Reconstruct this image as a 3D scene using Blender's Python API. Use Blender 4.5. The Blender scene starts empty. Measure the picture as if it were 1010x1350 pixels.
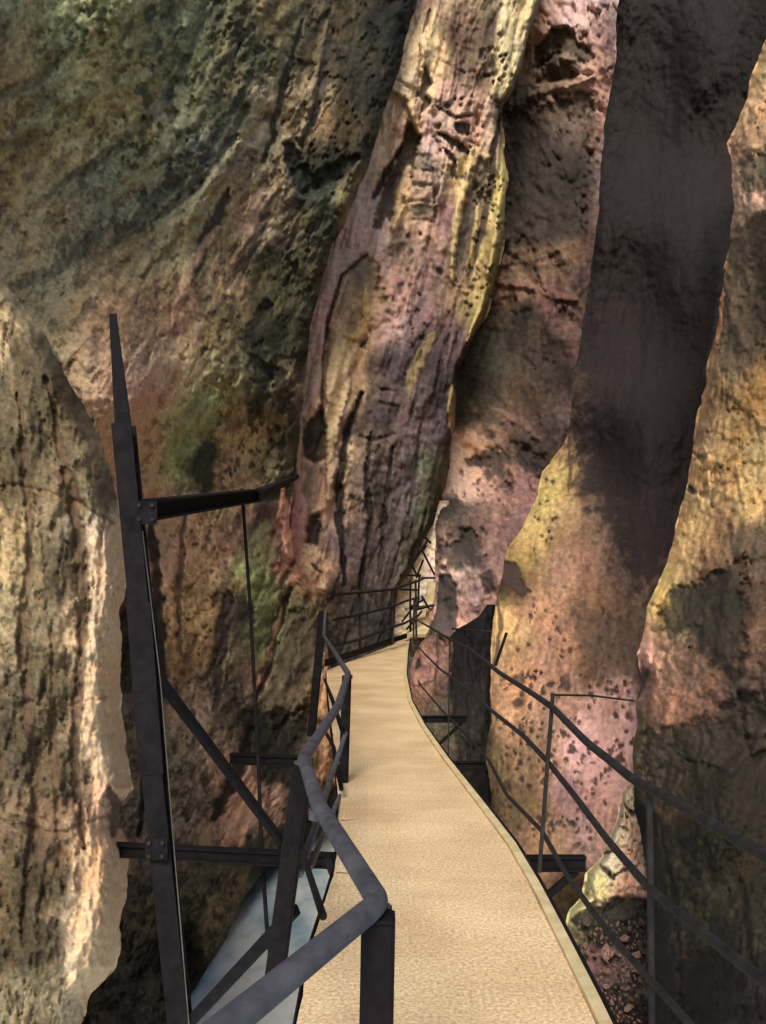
import bpy, math, random
import numpy as np

random.seed(7)
F = 1100.0          # focal length in pixels of the 1010 wide photograph
CX, HY, EYE = 505.0, 780.0, 1.72
scene = bpy.context.scene
COL = scene.collection

def at(px, py, d):
    return ((px - CX) / F * d, d, EYE - (py - HY) / F * d)

def ath(px, py, h):
    """point of known height h above the deck"""
    return at(px, py, F * (EYE - h) / (py - HY))

def lin(c):
    c = np.asarray(c, dtype=float) / 255.0
    return np.where(c <= 0.04045, c / 12.92, ((c + 0.055) / 1.055) ** 2.4)

# ------------------------------------------------------------------ noise
def _hash(ix, iy, seed):
    h = (ix.astype(np.int64) * 374761393 + iy.astype(np.int64) * 668265263 + seed * 974634777) & 0xffffffff
    h = ((h ^ (h >> 13)) * 1274126177) & 0xffffffff
    h = (h ^ (h >> 16)) & 0xffffffff
    return h / 4294967295.0

def vnoise(x, y, seed=0):
    ix = np.floor(x); iy = np.floor(y)
    fx = x - ix; fy = y - iy
    ux = fx * fx * fx * (fx * (fx * 6 - 15) + 10); uy = fy * fy * fy * (fy * (fy * 6 - 15) + 10)
    def g(dx, dy):
        a = _hash(ix + dx, iy + dy, seed) * 2 * math.pi
        return np.cos(a) * (fx - dx) + np.sin(a) * (fy - dy)
    a = g(0, 0) * (1 - ux) + g(1, 0) * ux
    b = g(0, 1) * (1 - ux) + g(1, 1) * ux
    return (a * (1 - uy) + b * uy) * 1.5

def fbm(x, y, scale, seed=0, octv=4, gain=0.5):
    s = 0; a = 1.0; x = x / scale; y = y / scale
    for k in range(octv):
        s = s + a * vnoise(x, y, seed + k * 17)
        a *= gain; x = x * 2.03 + 5.2; y = y * 2.03 + 1.7
    return s

def worley(x, y, scale, seed=0):
    x = x / scale; y = y / scale
    ix = np.floor(x); iy = np.floor(y)
    f1 = np.full(x.shape, 9.0); f2 = np.full(x.shape, 9.0); idv = np.zeros(x.shape)
    for dx in (-1, 0, 1):
        for dy in (-1, 0, 1):
            cx = ix + dx; cy = iy + dy
            px = cx + _hash(cx, cy, seed); py = cy + _hash(cx, cy, seed + 5)
            d = np.hypot(px - x, py - y)
            hid = _hash(cx, cy, seed + 9)
            near = d < f1
            f2 = np.where(near, f1, np.minimum(f2, d))
            idv = np.where(near, hid, idv)
            f1 = np.where(near, d, f1)
    return f1, f2, idv

def sstep(a, b, x):
    t = np.clip((x - a) / (b - a), 0, 1)
    return t * t * (3 - 2 * t)

def seg_dist(X, Y, pts):
    best = np.full(X.shape, 1e9); along = np.zeros(X.shape)
    L = 0; tot = sum(math.dist(pts[i], pts[i + 1]) for i in range(len(pts) - 1)) or 1
    for (ax, ay), (bx, by) in zip(pts[:-1], pts[1:]):
        l = math.dist((ax, ay), (bx, by)) or 1e-6
        t = np.clip(((X - ax) * (bx - ax) + (Y - ay) * (by - ay)) / (l * l), 0, 1)
        d = np.hypot(X - (ax + t * (bx - ax)), Y - (ay + t * (by - ay)))
        m = d < best
        best = np.where(m, d, best); along = np.where(m, (L + t * l) / tot, along)
        L += l
    return best, along

def poly_sd(X, Y, pts):
    """signed distance, positive inside"""
    d, _ = seg_dist(X, Y, list(pts) + [pts[0]])
    inside = np.zeros(X.shape, bool)
    n = len(pts)
    for i in range(n):
        x1, y1 = pts[i]; x2, y2 = pts[(i + 1) % n]
        c = ((y1 > Y) != (y2 > Y))
        with np.errstate(divide='ignore', invalid='ignore'):
            xi = (x2 - x1) * (Y - y1) / ((y2 - y1) if y2 != y1 else 1e-9) + x1
        inside ^= c & (X < xi)
    return np.where(inside, d, -d)

def idw(X, Y, pts, vals, p=3.0, ys=0.75, eps=60.0):
    vals = np.asarray(vals, float)
    acc = 0; W = 0
    for (x, y), v in zip(pts, vals):
        w = 1.0 / (((X - x) ** 2 + ((Y - y) * ys) ** 2) + eps) ** (p / 2)
        acc = acc + (w[..., None] * v if vals.ndim > 1 else w * v); W = W + w
    return acc / (W[..., None] if vals.ndim > 1 else W)

# ------------------------------------------------------------------ materials
def nmat(name):
    m = bpy.data.materials.new(name); m.use_nodes = True
    nt = m.node_tree; b = nt.nodes['Principled BSDF']
    return m, nt, b

def ramp(nt, c0, c1, p0=0.3, p1=0.7):
    r = nt.nodes.new('ShaderNodeValToRGB')
    r.color_ramp.elements[0].position = p0; r.color_ramp.elements[1].position = p1
    r.color_ramp.elements[0].color = (*c0, 1); r.color_ramp.elements[1].color = (*c1, 1)
    return r

def rock_mat(name, fine=30.0, strength=0.5, dist=0.02):
    m, nt, b = nmat(name)
    at_ = nt.nodes.new('ShaderNodeAttribute'); at_.attribute_name = 'stone'
    tc = nt.nodes.new('ShaderNodeTexCoord')
    n1 = nt.nodes.new('ShaderNodeTexNoise'); n1.inputs['Scale'].default_value = fine; n1.inputs['Detail'].default_value = 6
    n1.inputs['Roughness'].default_value = 0.7
    n2 = nt.nodes.new('ShaderNodeTexNoise'); n2.inputs['Scale'].default_value = fine * 0.22; n2.inputs['Detail'].default_value = 5
    nt.links.new(tc.outputs['Object'], n1.inputs['Vector']); nt.links.new(tc.outputs['Object'], n2.inputs['Vector'])
    r = ramp(nt, (0.74, 0.74, 0.75), (1.24, 1.23, 1.21), 0.34, 0.66)
    nt.links.new(n1.outputs['Fac'], r.inputs['Fac'])
    mx = nt.nodes.new('ShaderNodeMix'); mx.data_type = 'RGBA'; mx.blend_type = 'MULTIPLY'; mx.inputs[0].default_value = 1
    nt.links.new(at_.outputs['Color'], mx.inputs[6]); nt.links.new(r.outputs['Color'], mx.inputs[7])
    nt.links.new(mx.outputs[2], b.inputs['Base Color'])
    b.inputs['Roughness'].default_value = 0.92
    b.inputs['Specular IOR Level'].default_value = 0.2
    ad = nt.nodes.new('ShaderNodeMath'); ad.operation = 'ADD'
    nt.links.new(n1.outputs['Fac'], ad.inputs[0]); nt.links.new(n2.outputs['Fac'], ad.inputs[1])
    bp = nt.nodes.new('ShaderNodeBump'); bp.inputs['Strength'].default_value = strength * .4; bp.inputs['Distance'].default_value = dist * .4
    nt.links.new(ad.outputs[0], bp.inputs['Height']); nt.links.new(bp.outputs['Normal'], b.inputs['Normal'])
    return m

ROCK_NEAR = rock_mat('rock_near', 22, 0.6, 0.03)
ROCK_MID = rock_mat('rock_mid', 8, 0.6, 0.08)
ROCK_FAR = rock_mat('rock_far', 4.5, 0.6, 0.15)

def metal_mat(name, c0, c1, rough=0.55, metallic=0.3, scale=14):
    m, nt, b = nmat(name)
    tc = nt.nodes.new('ShaderNodeTexCoord')
    n = nt.nodes.new('ShaderNodeTexNoise'); n.inputs['Scale'].default_value = scale; n.inputs['Detail'].default_value = 8; n.inputs['Roughness'].default_value = .7
    nt.links.new(tc.outputs['Object'], n.inputs['Vector'])
    r = ramp(nt, c0, c1, .35, .68); nt.links.new(n.outputs['Fac'], r.inputs['Fac'])
    nt.links.new(r.outputs['Color'], b.inputs['Base Color'])
    b.inputs['Specular IOR Level'].default_value = .15; b.inputs['Roughness'].default_value = rough; b.inputs['Metallic'].default_value = metallic
    bp = nt.nodes.new('ShaderNodeBump'); bp.inputs['Strength'].default_value = .35; bp.inputs['Distance'].default_value = .004
    nt.links.new(n.outputs['Fac'], bp.inputs['Height']); nt.links.new(bp.outputs['Normal'], b.inputs['Normal'])
    return m

M_RAIL = metal_mat('worn_grey_paint', (.042, .040, .046), (.10, .095, .106), .6, .05, 9)
M_DARK = metal_mat('dark_iron', (.004, .003, .0035), (.014, .010, .011), .85, 0, 10)
M_THIN = metal_mat('dark_rail_paint', (.014, .012, .012), (.036, .032, .030), .75, 0, 12)
M_PALE = metal_mat('weathered_wire', (.06, .055, .045), (.12, .105, .09), .7, 0, 12)
M_LIGHT = metal_mat('pale_iron', (.16, .15, .14), (.26, .24, .22), .6, .1, 12)

# ------------------------------------------------------------------ mesh helpers
def link(name, verts, faces, mat=None, parent=None, smooth=False):
    me = bpy.data.meshes.new(name); me.from_pydata([tuple(v) for v in verts], [], faces); me.update()
    if mat: me.materials.append(mat)
    if smooth: me.polygons.foreach_set('use_smooth', [True] * len(me.polygons))
    o = bpy.data.objects.new(name, me); COL.objects.link(o)
    if parent:
        o.parent = parent
        o.location = tuple(-c for c in parent.location)
    return o

def tag(o, label=None, cat=None, group=None, kind=None):
    if label: o['label'] = label
    if cat: o['category'] = cat
    if group: o['group'] = group
    if kind: o['kind'] = kind
    return o

def thing(name, label, cat, loc=(0, 0, 0), group=None):
    o = bpy.data.objects.new(name, None); COL.objects.link(o); o.location = loc; o.empty_display_size = .2
    return tag(o, label, cat, group)

class MB:
    def __init__(s): s.v = []; s.f = []
    def add(s, v, f):
        o = len(s.v); s.v += [tuple(a) for a in v]; s.f += [tuple(i + o for i in q) for q in f]
    def bar(s, p0, p1, w, h, up=(0, 0, 1), ch=0.12):
        """chamfered box section from p0 to p1"""
        p0 = np.array(p0, float); p1 = np.array(p1, float); a = p1 - p0; a /= np.linalg.norm(a)
        up = np.array(up, float)
        r = np.cross(a, up)
        if np.linalg.norm(r) < 1e-3: r = np.cross(a, (0, 1, 0))
        r /= np.linalg.norm(r); u = np.cross(r, a)
        c = ch * min(w, h)
        prof = [(-w/2 + c, -h/2), (w/2 - c, -h/2), (w/2, -h/2 + c), (w/2, h/2 - c), (w/2 - c, h/2), (-w/2 + c, h/2), (-w/2, h/2 - c), (-w/2, -h/2 + c)]
        v = [p + r * x + u * y for p in (p0, p1) for x, y in prof]
        n = 8
        f = [(i, (i + 1) % n, n + (i + 1) % n, n + i) for i in range(n)] + [tuple(range(n))[::-1], tuple(range(n, 2 * n))]
        s.add(v, f); return s
    def ibeam(s, p0, p1, w, h, t=None):
        """I section: two flanges and a web"""
        t = t or h * 0.13
        p0 = np.array(p0, float); p1 = np.array(p1, float); a = p1 - p0; a /= np.linalg.norm(a)
        r = np.cross(a, (0, 0, 1));
        if np.linalg.norm(r) < .3: r = np.cross(a, (0, 1, 0))
        r /= np.linalg.norm(r); u = np.cross(r, a)
        o = u * (h / 2 - t / 2)
        s.bar(p0 + o, p1 + o, w, t, u); s.bar(p0 - o, p1 - o, w, t, u)
        s.bar(p0, p1, t, h - 2 * t, u, 0); return s
    def tube(s, pts, rad, n=12, jit=0.0):
        P = [np.array(p, float) for p in pts]; k = len(P)
        rads = rad if hasattr(rad, '__len__') else [rad] * k
        prev = None; rings = []
        for i in range(k):
            a = P[min(i + 1, k - 1)] - P[max(i - 1, 0)]; a /= np.linalg.norm(a)
            ref = np.array((0, 0, 1.0)) if abs(a[2]) < .9 else np.array((1.0, 0, 0))
            r = np.cross(a, ref); r /= np.linalg.norm(r); u = np.cross(r, a)
            if prev is not None:
                r = prev - a * np.dot(prev, a); r /= np.linalg.norm(r); u = np.cross(r, a)
            prev = r
            rr = rads[i]
            rings.append([P[i] + rr * (r * math.cos(2 * math.pi * j / n) + u * math.sin(2 * math.pi * j / n)) for j in range(n)])
        v = [q for g in rings for q in g]
        f = [(i * n + j, i * n + (j + 1) % n, (i + 1) * n + (j + 1) % n, (i + 1) * n + j) for i in range(k - 1) for j in range(n)]
        f += [tuple(range(n)), tuple(range((k - 1) * n, k * n))[::-1]]
        s.add(v, f); return s
    def build(s, name, mat, parent=None, smooth=False):
        return link(name, s.v, s.f, mat, parent, smooth)

def soften(pts, r=0.06, n=4):
    """round the corners of a polyline with short bends"""
    P = [np.array(p, float) for p in pts]; out = [P[0]]
    for i in range(1, len(P) - 1):
        a = P[i - 1] - P[i]; b = P[i + 1] - P[i]
        ra = min(r, np.linalg.norm(a) * .4); rb = min(r, np.linalg.norm(b) * .4)
        A = P[i] + a / np.linalg.norm(a) * ra; B = P[i] + b / np.linalg.norm(b) * rb
        for k in range(n + 1):
            t = k / n; out.append((1 - t) ** 2 * A + 2 * t * (1 - t) * P[i] + t * t * B)
    out.append(P[-1]); return out

# ------------------------------------------------------------------ rock faces
def cliff(name, left, right, y0, y1, depth, cols, feats=(), pits=(), step=2.2, seed=1, ang=0.0, stretch=1.0,
          relief=(26, 10, 4, 1.6), roll=(4.0, 4.0), rollw=0.10, gain=1.0, mott=0.30, jag=(4, 4), mat=None, blocks=None, dirt=0.0, cracks=.7, sat=.90, cap=.66, deps=4500.0, lower=None, warp=(14, 6)):
    ny = int((y1 - y0) / step) + 1
    ys = np.linspace(y0, y1, ny)
    xl = np.interp(ys, [p[1] for p in left], [p[0] for p in left])
    xr = np.interp(ys, [p[1] for p in right], [p[0] for p in right])
    sl_, sr_ = xl.copy(), xr.copy()
    xl = xl + jag[0] * fbm(ys * 0 + seed * 7.1, ys, 75, seed + 3, 5, .5)
    xr = xr + jag[1] * fbm(ys * 0 + seed * 3.3, ys, 75, seed + 8, 5, .5)
    nx = int(np.max(xr - xl) / step) + 2
    u = np.linspace(0, 1, nx)
    u = u * .8 + .2 * (0.5 - 0.5 * np.cos(math.pi * u))
    X = xl[:, None] + (xr - xl)[:, None] * u[None, :]
    Y = np.repeat(ys[:, None], nx, 1)
    ca, sa = math.cos(ang), math.sin(ang)
    al = -X * sa + Y * ca                     # along the strata
    ac = X * ca + Y * sa                      # across the strata
    AX, AY = ac, al / stretch
    wx = warp[0] * fbm(AX, AY, 55, seed + 40, 3) + warp[1] * fbm(AX, AY, 14, seed + 41, 2)
    wy = warp[0] * fbm(AX, AY, 55, seed + 42, 3) + warp[1] * fbm(AX, AY, 14, seed + 43, 2)
    D = idw(X, Y, [(p[0], p[1]) for p in depth], [p[2] for p in depth], 4.0, .8, deps)
    tone = TONE.get(name)  # per-point gains working light and shade into the stone colour
    cv = [lin(p[2]) * (np.array(tone[i]) if tone else 1.0) for i, p in enumerate(cols)]
    TARGETS[name] = [(p[0], p[1], p[2]) for p in cols]
    C = idw(X + wx, Y + wy, [(p[0], p[1]) for p in cols], cv, 4.5, .75, 260.0)
    # relief, in pixels of depth: strata ridges and rough stone
    R = relief[0] * fbm(AX, AY, 130, seed, 2) + relief[1] * fbm(AX, AY, 50, seed + 1, 2)
    fine = relief[2] * fbm(AX, AY, 20, seed + 2, 3, .6) + relief[3] * fbm(X, Y, 9, seed + 4, 3, .6)
    rid = -np.abs(fbm(AX, AY, 34, seed + 6, 3)) * relief[1] * 1.0
    R = R + fine + rid
    TF = idw(X, Y, [(p[0], p[1]) for p in cols], tone, 3.5, .75, 900.0) if tone else np.ones(3)
    if blocks:
        f1, f2, idv = worley(AX + wx * .4, AY + wy * .4, blocks[0], seed + 77)
        cr = 1 - sstep(0.02, 0.16, f2 - f1)
        bm = sstep(-0.1, .2, fbm(X, Y, 120, seed + 31, 2) + blocks[2])
        R = R + cr * blocks[1] * bm + (idv - .5) * blocks[1] * .8 * bm
        C = C * (1 - .72 * (cr * bm)[..., None]) * (1 + (.35 * (idv - .5) * bm)[..., None])
    m1 = fbm(AX, AY, 42, seed + 20, 5, .6); m2 = fbm(AX, AY, 13, seed + 21, 4, .65)
    C = C * np.exp(mott * (1.1 * m1 + .9 * m2))[..., None]
    C = C * np.exp(.32 * fbm(X, Y, 6.5, seed + 24, 2, .8) + .5 * np.minimum(0, fbm(X, Y, 13, seed + 25, 3, .7) + .25))[..., None]
    hue = fbm(AX, AY, 70, seed + 23, 3)
    C = C * np.stack([1 + .12 * hue, 1 + 0 * hue, 1 - .12 * hue], -1)
    if cracks:
        fold = fbm(AX, AY / 2.2, 46, seed + 70, 4, .55)
        fm = sstep(-.15, .25, fbm(X, Y, 100, seed + 71, 2))
        st = (1 - sstep(0.0, .075, np.abs(fold))) * fm
        st2 = (1 - sstep(0.0, .06, np.abs(fbm(AX, AY / 1.5, 19, seed + 72, 3, .55)))) * sstep(0, .3, fbm(X, Y, 70, seed + 73, 2))
        f1, f2, idv = worley(AX + wx * .8, AY / 1.3 + wy * .8, 38, seed + 74)
        ck = (1 - sstep(0.015, .07, f2 - f1)) * sstep(.02, .3, fbm(X, Y, 80, seed + 75, 3)) 
        lightrib = sstep(.02, .22, fold) * (1 - sstep(.22, .5, fold)) * fm
        tot = np.clip(.75 * st + .45 * st2 + .7 * ck, 0, 1) * cracks
        C = C * (1 - .68 * tot)[..., None] * (1 + .22 * cracks * lightrib)[..., None]
        R = R + 7 * st * cracks + 3 * st2 * cracks + 4 * ck * cracks - 3 * lightrib * cracks
    if dirt:
        sp = sstep(.22, .5, fbm(AX, AY, 16, seed + 50, 4, .6) + .35 * fbm(X, Y, 90, seed + 51, 2))
        C = C * (1 - dirt * sp)[..., None]; R = R + 5 * sp
    for ft in feats:
        kind, pts, w, push, rgb, alpha = ft[:6]
        if kind == 'line':      # crevice, rib and painted shadow stroke
            nz = 1 + .5 * fbm(X, Y, 16, seed + 60, 2)
            d, t = seg_dist(X + wx * .35, Y + wy * .35, pts)
            taper = np.sin(np.pi * np.clip(t * .92 + .04, 0, 1)) ** .5
            k = 1 - sstep(.5, 1.0, d / (w * 1.12 * taper * nz + .1))
        elif kind == 'patch':   # zone of stone colour, painted sun and shade included, w is softness
            sd = poly_sd(X + wx * .35, Y + wy * .35, pts) + w * .9 * fbm(X, Y, 18, seed + 61, 4, .65)
            k = sstep(-w * .7, w * .7, sd)
        elif kind == 'pits':    # hollows inside a polygon: w=(rmin,rmax), alpha density
            sd = poly_sd(X, Y, pts); rmin, rmax, dens = w
            k = np.zeros(X.shape)
            for q, sc_ in enumerate((rmax * 4.6, rmax * 2.6, rmin * 3.4)):
                f1, f2, idv = worley(X + wx * .5, (Y + wy * .5) * .85, sc_, seed + 90 + q)
                keep = (idv < dens * (.55, .8, .9)[q]) & (fbm(X, Y, 60, seed + 95 + q, 3) > (.12, -.12, -.1)[q])
                k = np.maximum(k, np.where(keep, 1 - sstep(.16, .36, f1 + .16 * fbm(X, Y, sc_ * .5, seed + 93, 2)), 0))
            k = k * sstep(-14, 14, sd + 14 * fbm(X, Y, 40, seed + 94, 2))
        k = np.clip(k * alpha * 1.2, 0, .97)
        R = R + push * k
        if rgb is not None:
            tex = np.exp(mott * .8 * (m2 + m1 * .5))[..., None]
            lum = max(rgb) / 255.0; pw = .25 if lum < .32 else (.6 if lum < .45 else 1.0)
            C = C * (1 - k[..., None]) + lin(rgb)[None, None] * TF ** pw * tex * k[..., None]
    D = D + R * D / F
    # roll the face back at its two sides so the mass has a body
    wpx = (xr - xl)[:, None]
    dl = np.maximum(X - sl_[:, None], 0); dr = np.maximum(sr_[:, None] - X, 0)
    rw = np.maximum(6.0, rollw * wpx)
    for dd, amt in ((dl, roll[0]), (dr, roll[1])):
        t = np.clip(dd / rw, 0, 1); D = D + amt * (1 - t) ** 2.2
    # flanks going back along the line of sight
    ext = 5
    def flank(sgn, amt):
        col = 0 if sgn < 0 else -1
        cs = []
        for i in range(1, ext + 1):
            cs.append((X[:, col] + 0 * sgn, Y[:, col], D[:, col] + 1.3 * i * i ** .3 * max(1, amt * .3), C[:, col] * (1 - .0 * i)))
        return cs
    Lf = flank(-1, roll[0])[::-1]; Rf = flank(1, roll[1])
    X = np.concatenate([np.stack([c[0] for c in Lf], 1), X, np.stack([c[0] for c in Rf], 1)], 1)
    Y = np.concatenate([np.stack([c[1] for c in Lf], 1), Y, np.stack([c[1] for c in Rf], 1)], 1)
    D = np.concatenate([np.stack([c[2] for c in Lf], 1), D, np.stack([c[2] for c in Rf], 1)], 1)
    C = np.concatenate([np.stack([c[3] for c in Lf], 1), C, np.stack([c[3] for c in Rf], 1)], 1)
    gr = C.mean(-1, keepdims=True); C = gr + (C - gr) * sat
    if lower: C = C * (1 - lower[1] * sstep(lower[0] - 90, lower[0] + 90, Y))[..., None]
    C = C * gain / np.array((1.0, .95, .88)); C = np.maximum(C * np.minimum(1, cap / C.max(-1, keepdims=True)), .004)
    V = np.stack([(X - CX) / F * D, D, EYE - (Y - HY) / F * D], -1).reshape(-1, 3)
    NY, NX = X.shape
    idx = np.arange(NY * NX).reshape(NY, NX)
    Fq = np.stack([idx[:-1, :-1], idx[1:, :-1], idx[1:, 1:], idx[:-1, 1:]], -1).reshape(-1, 4)
    me = bpy.data.meshes.new(name)
    me.vertices.add(len(V)); me.vertices.foreach_set('co', V.ravel().astype(np.float32))
    me.loops.add(Fq.size); me.loops.foreach_set('vertex_index', Fq.ravel().astype(np.int32))
    me.polygons.add(len(Fq)); me.polygons.foreach_set('loop_start', np.arange(0, Fq.size, 4, dtype=np.int32))
    me.polygons.foreach_set('loop_total', np.full(len(Fq), 4, dtype=np.int32))
    me.update(calc_edges=True); me.validate()
    me.polygons.foreach_set('use_smooth', np.ones(len(Fq), bool))
    a = me.attributes.new('stone', 'FLOAT_COLOR', 'POINT')
    ca_ = np.concatenate([C.reshape(-1, 3), np.ones((len(V), 1))], 1)
    a.data.foreach_set('color', ca_.ravel().astype(np.float32))
    me.materials.append(mat or ROCK_MID)
    o = bpy.data.objects.new(name, me); COL.objects.link(o)
    tag(o, kind='structure')
    return o

EXP = 1.0
TARGETS = {}
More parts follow.
